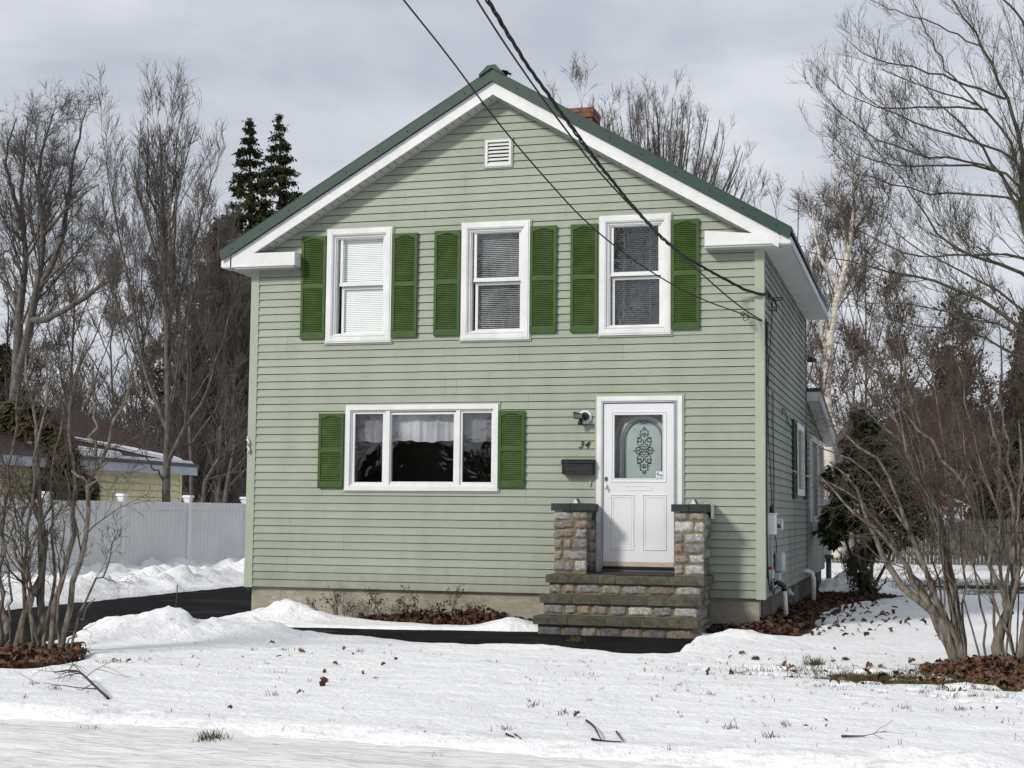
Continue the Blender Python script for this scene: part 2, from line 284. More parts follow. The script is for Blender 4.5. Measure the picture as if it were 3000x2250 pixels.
def grow(rng, P, R, n, lf, a0, a1, up=.0, wig=.12, Nn=6, rr=.6, rmin=.004, tmin=.25, taper=.25, lmin=.15, droop=None):
    B, Np, _ = P.shape; seg = np.linalg.norm(np.diff(P, axis=1), axis=2); L = seg.sum(1)
    pi = rng.choice(B, size=n, p=L/L.sum()); t = tmin+(1-tmin)*rng.random(n)**.8; x = t*(Np-1); i0 = np.minimum(x.astype(int), Np-2); fx = (x-i0)[:, None]
    base = P[pi, i0]*(1-fx)+P[pi, i0+1]*fx; tan = nrm(P[pi, i0+1]-P[pi, i0]); pr = R[pi, i0]*(1-fx[:, 0])+R[pi, i0+1]*fx[:, 0]
    rnd = nrm(rng.normal(size=(n, 3))); per = nrm(rnd-(rnd*tan).sum(1, keepdims=True)*tan); ang = (a0+(a1-a0)*rng.random(n))[:, None]
    d = nrm(tan*np.cos(ang)+per*np.sin(ang)); ln = np.maximum(L[pi]*lf*(1.15-.75*t)*(.6+.7*rng.random(n)), lmin)
    C = np.empty((n, Nn, 3)); C[:, 0] = base; st = (ln/(Nn-1))[:, None]
    for k in range(1, Nn):
        d = nrm(d+rng.normal(size=(n, 3))*wig+np.array([0, 0, up])); C[:, k] = C[:, k-1]+d*st
    r0 = np.maximum(pr*rr*(.6+.4*rng.random(n)), rmin); tp = np.linspace(1, taper, Nn)[None, :]; RC = np.maximum(r0[:, None]*tp, rmin*.6)
    return C, RC
def guides(gs, Nn=14, wig=0, rng=None):
    Q, S = [], []
    for pts, r in gs:
        rs = np.linspace(r[0], r[1], len(pts)) if len(r) == 2 else r
        q, rr = resample(pts, rs, Nn)
        if wig and rng is not None: q[1:-1] += rng.normal(size=q[1:-1].shape)*wig
        Q.append(q); S.append(rr)
    return np.array(Q), np.array(S)
def leafcloud(rng, centers, n, spread, size, elong=1.0, droop=0.0):     # small bent leaf quads round centres
    c = centers[rng.integers(len(centers), size=n)]+rng.normal(size=(n, 3))*spread
    a = nrm(rng.normal(size=(n, 3))+np.array([0, 0, -droop])); b = nrm(np.cross(a, rng.normal(size=(n, 3)))); nn = np.cross(a, b)
    s = (size*(.6+.8*rng.random(n)))[:, None]; w = s/elong
    V = np.stack([c, c+a*s*.5+b*w*.5+nn*w*.15, c+a*s, c+a*s*.5-b*w*.5+nn*w*.15], 1).reshape(-1, 3)
    F = np.arange(n*4).reshape(-1, 4); return V, F
# ================================================================== HOUSE
W = 6.8716; XC = -W/2; SL = 0.588; ROOFB = 7.0; TR = 0.1016
rnd = random.Random(7)
house = thing('house', 'two storey pale green clapboard house with a dark green metal roof and white door', 'house', (XC, 0, 0))
# openings in the front wall (x0,x1,z0,z1)
WIN = [(-5.79, -4.862, 3.64, 5.183), (-3.895, -2.968, 3.636, 5.19), (-2.053, -1.137, 3.66, 5.197)]
PIC = (-5.476, -3.372, 1.683, 2.808); DOOR = (-2.078, -.99, .69, 2.888); VENT = (-3.602, -3.22, 5.906, 6.292)
def rakez(x): return 6.90-SL*abs(x-XC)
def course_profile(z):   # outward offset of the lapped board at height z above the bottom edge
    t = ((z-Z0) % TR)/TR
    return .016*(1-t)**1.0+.004
seams = [(-4.36, 6.0), (-3.86, 5.55), (-4.7, 5.5), (-4.42, 5.3), (-2.5, 5.2), (-6.35, 3.5), (-3.1, 3.35), (-3.5, 3.05), (-3.95, 2.9), (-2.98, 2.75), (-4.1, 2.95), (-5.8, 1.6), (-3.0, 1.55), (-5.77, 1.3), (-6.25, 1.1), (-5.48, .95), (-5.9, .78), (-6.28, .62), (-1.75, 3.3), (-.9, 3.6)]
def siding_wall(x0, x1, zt, holes, seams, gable=False):
    mb = MB(); lips = MB(); n = 0; z = Z0; crs = random.Random(31)
    zcuts = sorted({h[2] for h in holes} | {h[3] for h in holes})
    while z < zt-1e-4:
        g_ = 1+crs.uniform(-.045, .03); cc_ = (g_, g_, g_)
        z1 = min(z+TR, zt); cuts = [z]+[c for c in zcuts if z+1e-4 < c < z1-1e-4]+[z1]
        for a, b in zip(cuts[:-1], cuts[1:]):
            mid = (a+b)/2; xs = [(x0, x1)]; b0 = b; b = b-.0062 if abs(b-z-TR) < 1e-5 and b-a > .012 else b
            rem = [(h[0], h[1]) for h in holes if h[2] < mid < h[3]]
            for sx, sz in seams:
                i = round((sz-Z0)/TR)
                if abs((z-Z0)/TR-i) < .1 or abs((z-Z0)/TR-i-1) < .1: rem.append((sx-.0010, sx+.0010))
            for h0, h1 in sorted(rem):
                nx = []
                for p, q in xs:
                    if h1 <= p or h0 >= q: nx.append((p, q)); continue
                    if h0 > p: nx.append((p, h0))
                    if h1 < q: nx.append((h1, q))
                xs = nx
            ya, yb = .016*(1-(a-z)/TR)+.004, .016*(1-(b-z)/TR)+.004
            for p, q in xs:
                pa, qa, pb, qb = p, q, p, q
                if gable:
                    da, db = (6.90-a)/SL, (6.90-b)/SL
                    pa = max(p, XC-da); qa = min(q, XC+da); pb = max(p, XC-db); qb = min(q, XC+db)
                    if qa <= pa: continue
                    if qb < pb: pb = qb = (pa+qa)/2
                if qa-pa > 1.2 or not gable:   # slight waviness of long vinyl boards
                    pass
                mb.quad((pa, -ya, a), (qa, -ya, a), (qb, -yb, b), (pb, -yb, b), cc_)
                if a == z: mb.quad((pa, .002, a+.002), (qa, .002, a+.002), (qa, -ya, a), (pa, -ya, a))
        z += TR; n += 1
    return mb
holes = WIN+[PIC, DOOR, VENT]
fw = siding_wall(-W+.004, -.004, 7.0, holes, seams, gable=True); fw.build('front_wall', 'siding', house)
# backing sheet (near-black felt, colours in the joints' shadow lines), split round the openings
def sheet(x0, x1, z0, z1, holes, y, gable=False):
    mb = MB(); xs = sorted({x0, x1} | {h[0] for h in holes} | {h[1] for h in holes}); zs = sorted({z0, z1} | {h[2] for h in holes} | {h[3] for h in holes})
    for a, b in zip(xs[:-1], xs[1:]):
        for c, d in zip(zs[:-1], zs[1:]):
            mx, mz = (a+b)/2, (c+d)/2
            if any(h[0] < mx < h[1] and h[2] < mz < h[3] for h in holes): continue
            mb.quad((a, y, c), (b, y, c), (b, y, d), (a, y, d))
    return mb
bk = sheet(-W+.01, -.01, Z0, 4.9, WIN+[PIC, DOOR], .004)
for h in WIN: pass
# upper gable backing above 4.9
mb = bk; zz = [4.9, 5.183, 5.19, 5.197, 5.906, 6.292, 6.88]
for c, d in zip(zz[:-1], zz[1:]):
    e0, e1 = (6.90-c)/SL, (6.90-d)/SL; xs = [XC-e0, XC+e0]; rem = sorted([(h[0], h[1]) for h in WIN+[VENT] if h[2] < (c+d)/2 < h[3]])
    segs = [(None, None)]; pts = [None]+[v for r_ in rem for v in r_]+[None]
    for i in range(0, len(pts), 2):
        l, r_ = pts[i], pts[i+1]
        mb.quad((XC-e0 if l is None else l, .004, c), (XC+e0 if r_ is None else r_, .004, c), (XC+e1 if r_ is None else r_, .004, d), (XC-e1 if l is None else l, .004, d))
mb.build('wall_sheathing', 'dark', house)
# side walls: boards run along Y
def side_wall(y0, y1, zt0, zt1, holes, xs, sgn, mat, name, zb=None, parent=house):
    mb = MB(); z = Z0
    zc = sorted({h[2] for h in holes} | {h[3] for h in holes}); top = max(zt0, zt1)
    while z < top-1e-4:
        z1 = z+TR; cuts = [z]+[c for c in zc if z+1e-4 < c < z1-1e-4]+[z1]
        for a, b in zip(cuts[:-1], cuts[1:]):
            seg = [(y0, y1)]; b = b-.009 if abs(b-z-TR) < 1e-5 and b-a > .012 else b
            for h in holes:
                if h[2] < (a+b)/2 < h[3]:
                    seg = [s for p, q in seg for s in ([(p, min(q, h[0]))] if p < h[0] else [])+([(max(p, h[1]), q)] if q > h[1] else [])]
            for p, q in seg:
                def lim(v, zz):
                    if zt0 == zt1: return min(zz, zt0)
                    return zz
                a2, b2 = min(a, zt0 if zt0 == zt1 else 99), min(b, zt0 if zt0 == zt1 else 99)
                qq = q
                if zt0 != zt1:   # sloping top
                    qq = min(q, y0+(zt0-a)/(zt0-zt1)*(y1-y0))
                    if qq <= p: continue
                if b2 <= a2: continue
                o1, o2 = .016*(1-(a2-z)/TR)+.004, .016*(1-(b2-z)/TR)+.004
                A = [(xs+sgn*o1, p, a2), (xs+sgn*o1, qq, a2), (xs+sgn*o2, qq, b2), (xs+sgn*o2, p, b2)]
                Bq = [(xs+sgn*.003, p, a2+.001), (xs+sgn*.003, qq, a2+.001), (xs+sgn*o1, qq, a2), (xs+sgn*o1, p, a2)]
                mb.quad(*A)
                if a == z: mb.quad(*Bq)
        z += TR
    mb.quad((xs-sgn*.004, y0, Z0), (xs-sgn*.004, y1, Z0), (xs-sgn*.004, y1, zt1), (xs-sgn*.004, y0, zt0))
    return mb.build(name, mat, parent)
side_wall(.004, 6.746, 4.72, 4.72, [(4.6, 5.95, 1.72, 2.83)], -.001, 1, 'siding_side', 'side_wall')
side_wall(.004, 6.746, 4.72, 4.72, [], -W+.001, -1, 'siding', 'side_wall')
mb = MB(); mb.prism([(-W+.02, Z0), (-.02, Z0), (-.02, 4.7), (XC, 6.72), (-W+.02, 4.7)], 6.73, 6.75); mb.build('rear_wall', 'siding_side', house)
# corner posts
for (x0, x1, y0, y1) in ((-.092, .026, -.026, -.0), (0, .026, 0, .088), (-W-.026, -W+.092, -.026, 0), (-W-.026, -W, 0, .088), (0, .024, 6.67, 6.76)):
    pass
def cpost(pts, mat='siding_trim'): MB().prism(pts, Z0-.012, 4.70, axis='z').build('corner_post', mat, house)
cpost([(-.092, -.024), (.024, -.024), (.024, .088), (.004, .088), (.004, -.003), (-.092, -.003)])
cpost([(-W+.092, -.024), (-W-.024, -.024), (-W-.024, .088), (-W-.004, .088), (-W-.004, -.003), (-W+.092, -.003)])
MB().box(.004, .024, 6.69, 6.772, Z0, 4.69).build('corner_post', 'grey_dark', house)
# foundation
mb = MB(); mb.box(-W+.06, -.06, .045, .25, -.3, Z0-.004); mb.build('foundation', 'found', house)
mb = MB(); mb.box(-.26, -.045, .252, 6.73, -.3, Z0-.004); mb.box(-.26, -.045, 6.73, 11.0, -.3, Z0-.004); mb.box(-W+.045, -W+.26, .252, 6.73, -.3, Z0-.004); mb.box(-W+.26, -.26, 6.5, 6.73, -.3, Z0-.004)
mb.build('side_foundation', 'found_side', house)
MB().box(-.05, -.035, 9.3, 9.9, .0, .34).build('bulkhead_opening', 'dark', house)
# floors + inner walls so that the rooms are dark and closed
mb = MB(); mb.box(-W+.1, -.1, .3, 6.6, .42, .60); mb.box(-W+.1, -.1, .3, 6.6, 3.05, 3.3); mb.box(XC-2.6, XC+2.6, .3, 6.6, 5.22, 5.26); mb.box(-W+.1, -.1, 3.2, 3.3, .6, 3.05); mb.box(XC-2.6, XC+2.6, 3.2, 3.3, 3.3, 5.2)
for x in (-2.75, -2.5, -4.4): mb.box(x-.03, x+.03, .3, 3.2, 3.3, 5.2)
mb.box(-2.75, -2.7, .3, 3.2, .6, 3.05); mb.build('interior_partition', 'room', house)
# roof : two metal slabs with edge trim, ribs
for s in (-1, 1):
    mb = MB(); e = 3.79; th = .03
    P = [(XC, ROOFB+.14), (XC+s*(e+.03), ROOFB+.14-SL*(e+.03)), (XC+s*(e+.03), ROOFB+.11-SL*(e+.03)), (XC, ROOFB+.11)]
    mb.prism(P, -.268, 7.0)
    # rake edge trim: vertical face + wrapped lip
    mb.prism([(XC, ROOFB+.146), (XC+s*(e+.035), ROOFB+.146-SL*(e+.035)), (XC+s*e, ROOFB-SL*e-.003), (XC, ROOFB-.003)], -.285, -.270)
    mb.prism([(XC, ROOFB+.158), (XC+s*(e+.035), ROOFB+.158-SL*(e+.035)), (XC+s*(e+.035), ROOFB+.147-SL*(e+.035)), (XC, ROOFB+.147)], -.288, -.12)
    y = -.05
    while y < 6.95:
        mb.prism([(XC+s*.02, ROOFB+.165-SL*.02), (XC+s*(e+.035), ROOFB+.165-SL*(e+.035)), (XC+s*(e+.035), ROOFB+.141-SL*(e+.035)), (XC+s*.02, ROOFB+.141-SL*.02)], y, y+.05)
        y += .2286
    rp_ = mb; mb = MB(); rr_ = random.Random(3+s)
    for k in range(9):   # screw heads along the trim
        d = .35+k*.41+rr_.uniform(-.02, .02); z = ROOFB+.07-SL*d
        mb.tube([(XC+s*d, -.285, z), (XC+s*d, -.292, z)], .009, 6)
    rp_.fold(mb).build('roof_panel', ['metalroof', 'dark'], house)
# ridge cap, slightly crumpled at the front
mb = MB(); n = 12
for k in range(n):
    y0, y1 = -.31+k*.61, -.31+(k+1)*.61-.002; j = .02 if k == 0 else 0
    h = ROOFB+.185+j; mb.prism([(XC-.17, ROOFB+.165-SL*.17+j), (XC-.06, h-.012), (XC+.05, h), (XC+.17, ROOFB+.165-SL*.17+j*.5), (XC+.17, ROOFB+.158-SL*.17), (XC, ROOFB+.16), (XC-.17, ROOFB+.158-SL*.17)], y0, min(y1, 7.02))
mb.build('ridge_cap', 'metalroof', house)
mb = MB()
for k in range(14): mb.add([(XC+rnd.uniform(.04, .22), -.24+rnd.uniform(-.02, .2), ROOFB+.15-.06*rnd.random()) for _ in range(3)]+[(XC+rnd.uniform(.08, .22), -.2, ROOFB+.14)], [(0, 1, 2), (1, 2, 3)])
mb.build('debris', 'bark_dark', house)
# rake boards (white fascia) and soffits
for s in (-1, 1):
    e = 3.66
    def rk(top, bot, y0, y1, e=e, e0=0.0):
        return MB().prism([(XC+s*e0, top-SL*e0), (XC+s*e, top-SL*e), (XC+s*e, bot-SL*e), (XC+s*e0, bot-SL*e0)], y0, y1)
    o = rk(ROOFB-.004, 6.825, -.240, -.222); o.build('rake_board', 'white', house)
    mb = rk(6.845, 6.825, -.221, -.02, e=3.55)
    so_ = mb; mb = MB()
    d = .06
    while d < 3.5:    # vent slots and board joints
        z = 6.825-SL*d; mb.prism([(XC+s*d, z-.0012), (XC+s*(d+.006), z-.0012-SL*.006), (XC+s*(d+.006), z+.003-SL*.006), (XC+s*d, z+.003)], -.215, -.05); d += .1
    so_.fold(mb).build('rake_soffit', ['soffit', 'dark'], house)
    rk(6.85, 6.802, -.036, -.021, e=3.2).build('frieze_channel', 'siding_trim', house)
# seam line in the fascia
# cornice returns
def ret(x0, x1, zt0, zt1, zb, y0, name='cornice_return'):
    mb = MB(); mb.prism([(x0, zb), (x1, zb), (x1, zt1), (x0, zt0)], y0, -.002)
    return mb.build(name, 'white', house, bevel=.004)
ret(-7.09, -6.17, 4.868, 4.862, 4.68, -.243)
ret(-.68, .245, 4.915, 4.827, 4.722, -.243)
MB().box(-.685, .20, -.225, -.004, 4.700, 4.720).build('return_soffit', 'soffit', house)
MB().box(-7.06, -6.19, -.225, -.004, 4.660, 4.678).build('return_soffit', 'soffit', house)
# eaves along both sides
for s in (-1, 1):
    xw = 0 if s > 0 else -W
    xo = xw+s*.36
    a, b = sorted((xw+s*.022, xo)); MB().box(a, b, -.002, 6.98, 4.705, 4.72).build('eave_soffit', 'soffit', house)
    a, b = sorted((xo, xo+s*.018)); mb = MB(); mb.box(a, b, -.23, 6.985, 4.70, 4.80); mb.build('eave_fascia', 'aluminium' if s > 0 else 'white', house)
MB().prism([(.247, 4.722), (.376, 4.722), (.376, 4.775), (.247, 4.85)], -.24, -.222).build('eave_end', 'white', house)
MB().prism([(-W-.247, 4.69), (-W-.376, 4.69), (-W-.376, 4.775), (-W-.247, 4.85)], -.24, -.222).build('eave_end', 'white', house)
MB().box(.247, .358, -.236, -.004, 4.705, 4.72).build('eave_soffit', 'soffit', house)
MB().box(-W-.358, -W-.247, -.236, -.004, 4.675, 4.69).build('eave_soffit', 'soffit', house)
# chimney
mb = MB(); mb.box(-3.68, -3.06, 4.0, 4.5, 6.6, 7.62); ch = mb.build('chimney', 'brick', house)
MB().box(-3.70, -3.035, 3.975, 4.525, 7.62, 7.70).build('brick_course', 'brick', ch)
MB().box(-3.71, -3.03, 3.97, 4.53, 7.703, 7.775).build('brick_course', 'brick', ch)
MB().box(-3.52, -3.25, 4.12, 4.38, 7.776, 7.80).build('flue', 'dark', ch)
# ------------------------------------------------------------------ windows
def jch(mb, x0, x1, z0, z1, w=.02, y=-.028): return mb.ring(x0-w, x1+w, z0-w, z1+w, w, y, -.004)
def dh_window(h, up, lo, blind):
    x0, x1, z0, z1 = h; mb = MB(); t = .088
    mb.ring(x0, x1, z0, z1, t, -.046, .06); mb.ring(x0+.02, x1-.02, z0+.02, z1-.02, .055, -.054, -.0465)
    w = mb.build('window', 'white', house, bevel=.003)
    j = MB(); jch(j, x0, x1, z0, z1); j.build('siding_channel', 'siding_trim', w)
    # inner stops (give the nested white frames)
    mb = MB(); mb.ring(x0+t, x1-t, z0+t, z1-t, .028, -.018, .11); mb.ring(x0+t+.028, x1-t-.028, z0+t+.028, z1-t-.028, .016, -.001, .11); mb.build('frame', 'white', w)
    # sloping sill
    mb = MB(); mb.prism([(-.052, z0+t), (.10, z0+t), (.10, z0+t+.05), (-.0, z0+t+.03), (-.052, z0+t+.008)], x0+.07, x1-.07, axis='x'); mb.build('sill', 'white', w)
    for (a, b, c, d), y, nm in ((up, .02, 'upper_sash'), (lo, .052, 'lower_sash')):
        mb = MB(); f = .036
        mb.ring(a-f, b+f, c-f*(1.2 if nm[0] == 'l' else .6), d+f*(.4 if nm[0] == 'l' else 1), f, y, y+.025); s_ = mb.build('sash', 'white', w, bevel=.003)
        MB().quad((a-.005, y+.012, c-.005), (b+.005, y+.012, c-.005), (b+.005, y+.012, d+.005), (a-.005, y+.012, d+.005)).build('pane', 'glass_pale' if blind == 'w' else 'glass', s_)
    mb = MB(); xm = (x0+x1)/2; mb.box(xm-.03, xm+.03, .036, .05, up[2]-.034, up[2]-.012); mb.box(up[0]-.036, up[1]+.036, .005, .019, up[2]-.040, up[2]-.006); mb.build('meeting_rail', 'white', w)
    mb = MB(); z = lo[2]-.01; k = 0
    while z < up[3]+.04:
        if blind == 'w': mb.add([(up[0]-.02, .080, z), (up[1]+.02, .080, z), (up[1]+.02, .088, z+.0228), (up[0]-.02, .088, z+.0228)], [(0, 1, 2, 3)])
        else: hb = .012 if blind == 'm' else .0055; mb.add([(up[0]-.02, .094, z), (up[1]+.02, .094, z), (up[1]+.02, .112, z+hb), (up[0]-.02, .112, z+hb)], [(0, 1, 2, 3)])
        z += .025; k += 1
    for xx in (up[0]+.12, up[1]-.12): mb.tube([(xx, .097, lo[2]), (xx, .097, up[3])], .0012, 4)
    mb.build('blind', 'blind_w' if blind == 'w' else 'blind_d', w)
    mb = MB()  # reveal closing the gap behind the frame
    mb.ring(x0+.01, x1-.01, z0+.01, z1-.01, .06, .061, .30); mb.build('reveal', 'room', w)
    return w
G = lambda a, b, c, d: (a, b, c, d)
w1 = dh_window(WIN[0], (-5.583, -5.012, 4.452, 5.045), (-5.565, -5.002, 3.80, 4.39), 'w')
w2 = dh_window(WIN[1], (-3.704, -3.132, 4.449, 5.047), (-3.691, -3.122, 3.80, 4.391), 'm')
w3 = dh_window(WIN[2], (-1.880, -1.303, 4.462, 5.06), (-1.870, -1.296, 3.808, 4.402), 'd')
w1['label'] = 'upstairs window with closed white blinds'; w2['label'] = 'middle upstairs window with half open blinds'; w3['label'] = 'right upstairs window with dark half open blinds'
# picture window
x0, x1, z0, z1 = PIC
mb = MB(); mb.ring(x0, x1, z0, z1, .065, -.046, .05); pw = mb.build('picture_window', 'white', house, bevel=.003); pw['label'] = 'wide three part window with a short white curtain'
j = MB(); jch(j, x0, x1, z0, z1); j.build('siding_channel', 'siding_trim', pw)
mb = MB(); mb.ring(x0+.065, x1-.065, z0+.065, z1-.065, .02, -.02, .10); mb.build('frame', 'white', pw)
for a, b in ((-4.905, -4.872), (-3.935, -3.905)):
    MB().box(a-.012, b+.012, -.026, .10, z0+.066, z1-.066).build('mullion', 'white', pw)
for (a, b, c, d) in ((-5.355, -4.963, 1.795, 2.694), (-4.843, -3.981, 1.803, 2.681), (-3.862, -3.470, 1.80, 2.695)):
    f = .042 if b-a < .6 else .03
    s_ = MB().ring(a-f, b+f, c-.05, d+.026, f, -.006, .035, wt=.026, wb=.05).build('sash', 'white', pw, bevel=.003)
    MB().quad((a-.004, .02, c-.004), (b+.004, .02, c-.004), (b+.004, .02, d+.004), (a-.004, .02, d+.004)).build('pane', 'glass_dark' if b-a > .6 else 'glass_side', s_)
# gathered curtain
xs = np.linspace(-5.37, -3.45, 420); zs = np.linspace(2.335, 2.74, 14)
rg = np.random.default_rng(4); ph = rg.random(8)*6; fold = sum(np.sin(xs*f_+p_)*a_ for f_, p_, a_ in ((21, ph[0], .016), (47, ph[1], .011), (83, ph[2], .005), (9, ph[3], .012)))
V = []; F = []
for j_, z in enumerate(zs):
    k_ = .35+.65*(1-j_/13); V += [(x, .115+fold[i]*k_*.8, z+(.012*math.sin(x*9)+.006*math.sin(x*31) if j_ == 0 else 0)) for i, x in enumerate(xs)]
nx = len(xs)
for j_ in range(len(zs)-1): F += [(j_*nx+i, j_*nx+i+1, (j_+1)*nx+i+1, (j_+1)*nx+i) for i in range(nx-1)]
MB().add(V, F).build('curtain', 'curtain', pw, smooth=True)
MB().ring(x0+.01, x1-.01, z0+.01, z1-.01, .05, .051, .30).build('reveal', 'room', pw)
# caulk and paint chips along the old sill
mb = MB()
for k in range(16): xx = rnd.uniform(x0+.07, x1-.07); mb.box(xx, xx+rnd.uniform(.02, .12), -.0475, -.0465, z0+.056+rnd.uniform(0, .004), z0+.063)
pw.data.materials.append(M['white_old'])
# ------------------------------------------------------------------ shutters
def shutter(x0, x1, z0, z1):
    t = .036; mb = MB(); mid = z0+(z1-z0)*.50 if z1-z0 < 1.1 else z0+.705; top = z1-.052
    y0, y1 = -.052, -.018
    mb.box(x0, x0+t, y0, y1, z0, z1); mb.box(x1-t, x1, y0, y1, z0, z1); mb.box(x0+t, x1-t, y0+.001, y1, z0, z0+.075); mb.box(x0+t, x1-t, y0+.001, y1, mid-.028, mid+.028)
    # arched head
    arc = [(x0+t, z1-.001), (x0+t, top-.012)]+[(x0+t+(x1-x0-2*t)*i/10, top-.012+.034*math.sin(math.pi*min(1, max(0, (i-1)/8)))) for i in range(0, 11)]+[(x1-t, z1-.001)]
    mb.prism(arc[1:]+[arc[0]], y0+.001, y1); fr_ = mb; mb = MB()
    for zz in (z0+.09, z1-.10):
        for xx in (x0+.018, x1-.018): mb.tube([(xx, y0, zz), (xx, y0-.003, zz)], .006, 6)
    s_ = fr_.fold(mb).build('shutter', ['shutter_frame', 'dark'], house)
    for a, b in ((z0+.075, mid-.028), (mid+.028, top+.028)):
        mb = MB(); n = int((b-a)/.0235); st = (b-a)/n
        for k in range(n):
            z = a+k*st; mb.add([(x0+t, y0+.004, z+.001), (x1-t, y0+.004, z+.001), (x1-t, y0+.018, z+st-.0055), (x0+t, y0+.018, z+st-.0055), (x0+t, y0+.012, z-.001), (x1-t, y0+.012, z-.001)], [(0, 1, 2, 3), (0, 4, 5, 1)])
        mb.fold(MB().box(x0+t, x1-t, y0+.021, y0+.025, a, b)).build('louvre_panel', ['shutter', 'dark'], s_)  # near-black backing paints the shade between the slats
    return s_
for q in ((-6.155, -5.803, 3.71, 5.098), (-4.852, -4.505, 3.70, 5.087), (-4.268, -3.912, 3.71, 5.096), (-2.965, -2.616, 3.715, 5.104), (-2.428, -2.076, 3.712, 5.104), (-1.126, -.777, 3.718, 5.110), (-5.855, -5.499, 1.72, 2.703), (-3.366, -3.018, 1.737, 2.717)):
    shutter(*q)
# ------------------------------------------------------------------ gable vent
x0, x1, z0, z1 = VENT
v_ = MB().ring(x0+.018, x1-.018, z0+.018, z1-.018, .028, -.04, .02).build('gable_vent', 'white', house, bevel=.002)
MB().ring(x0-.004, x1+.004, z0-.004, z1+.004, .022, -.034, -.003).build('siding_channel', 'siding_trim', v_)
mb = MB(); n = 6; a, b = z0+.046, z1-.046
for k in range(n):
    z = a+(b-a)*k/n; h = (b-a)/n; mb.prism([(-.034, z+.004), (-.030, z+.0), (.0, z+h*.78), (-.004, z+h*.82)], x0+.047, x1-.047, axis='x')
mb.build('louvre', 'white', v_); MB().box(x0+.04, x1-.04, .012, .018, z0+.04, z1-.04).build('screen', 'dark', v_)
# ------------------------------------------------------------------ storm door
x0, x1, z0, z1 = DOOR
mb = MB(); mb.box(x0, x0+.062, -.040, .10, z0, z1); mb.box(x1-.062, x1, -.040, .10, z0+.02, z1); mb.box(x0+.062, x1-.062, -.040, .10, z1-.062, z1)
dt = mb.build('door_casing', 'white_old', house); MB().box(x0+.001, x0+.061, -.044, -.0405, 1.3, z1-.002).box(x1-.061, x1-.001, -.044, -.0405, z0+.3, z1-.002).box(x0+.064, x1-.064, -.044, -.0405, z1-.060, z1-.002).build('casing_face', 'white', dt)
j = MB(); j.box(x0-.022, x0-.001, -.03, -.003, z0, z1+.02).box(x1+.001, x1+.022, -.03, -.003, z0, z1+.02).box(x0, x1, -.03, -.003, z1+.001, z1+.02); j.build('siding_channel', 'siding_trim', dt)
mb = MB(); mb.box(x0+.063, x0+.085, -.052, -.02, z0+.04, z1-.063); mb.box(x1-.098, x1-.084, -.052, -.02, z0+.05, z1-.063); mb.box(x1-.082, x1-.066, -.046, -.02, z0+.05, z1-.063); mb.box(x0+.086, x1-.099, -.052, -.02, z1-.084, z1-.066)
mb.build('track', 'aluminium', dt)
dx0, dx1, dz0, dz1 = -1.988, -1.096, .76, 2.792
gx0, gx1, gz0, gz1 = -1.848, -1.238, 1.856, 2.648
mb = MB(); y0, y1 = -.034, .0
mb.box(dx0, gx0, y0, y1, dz0, dz1); mb.box(gx1, dx1, y0, y1, dz0, dz1); mb.box(gx0, gx1, y0, y1, gz1, dz1); mb.box(gx0, gx1, y0, y1, dz0, gz0)
door = mb.build('storm_door', 'white_door', house); door['label'] = 'white storm door with an arched ornamental glass behind it'
def rib(mb, a, b, c, d, w=.011, h=.007, y=-.034):    # half-round moulding rectangle, tapered section
    for (p, q) in (((a, c), (b, c)), ((b, c), (b, d)), ((b, d), (a, d)), ((a, d), (a, c))):
        dx, dz = q[0]-p[0], q[1]-p[1]; L = math.hypot(dx, dz); nx, nz = -dz/L*w, dx/L*w; sx, sz = dx/L*w, dz/L*w
        mb.add([(p[0], y, p[1]), (q[0], y, q[1]), (q[0]+nx*.5-sx*.5, y-h, q[1]+nz*.5-sz*.5), (p[0]+nx*.5+sx*.5, y-h, p[1]+nz*.5+sz*.5), (q[0]+nx-sx, y, q[1]+nz-sz), (p[0]+nx+sx, y, p[1]+nz+sz)], [(0, 1, 2, 3), (3, 2, 4, 5)])
mb = MB(); rib(mb, -1.888, -1.186, 1.803, 2.690, .016, .009); rib(mb, gx0-.012, gx1+.012, gz0-.012, gz1+.012, .012, .006)
for a, b in ((-1.894, -1.591), (-1.489, -1.185)):
    rib(mb, a, b, .96, 1.655, .018, .010); rib(mb, a+.03, b-.03, .99, 1.625, .012, .006)
rib(mb, a+.05, b-.05, 1.0, 1.6, .001, .0005) if False else None
# rounded mail slot outline
pts = []
for k in range(25):
    an = math.pi/2+math.pi*k/24; pts.append((-1.675+.026*math.cos(an), -.036, 1.733+.026*math.sin(an)))
for k in range(25):
    an = -math.pi/2+math.pi*k/24; pts.append((-1.403+.026*math.cos(an), -.036, 1.733+.026*math.sin(an)))
mb.tube(pts+[pts[0]], .0035, 5); mb.build('moulding', 'white_door', door)
MB().box(dx0+.003, dx1-.003, -.037, -.0345, dz0, .818).build('kickplate', 'kick', door)
MB().box(gx0-.004, gx1+.004, -.022, -.019, gz0-.004, gz1+.004).build('pane', 'glass_door', door)
MB().box(dx0-.01, dx1+.01, -.05, -.002, dz0-.028, dz0-.006).build('sweep', 'dark', door)
MB().box(x0+.07, x1-.07, -.03, .25, .69, .73).build('threshold', 'grey_dark', house)
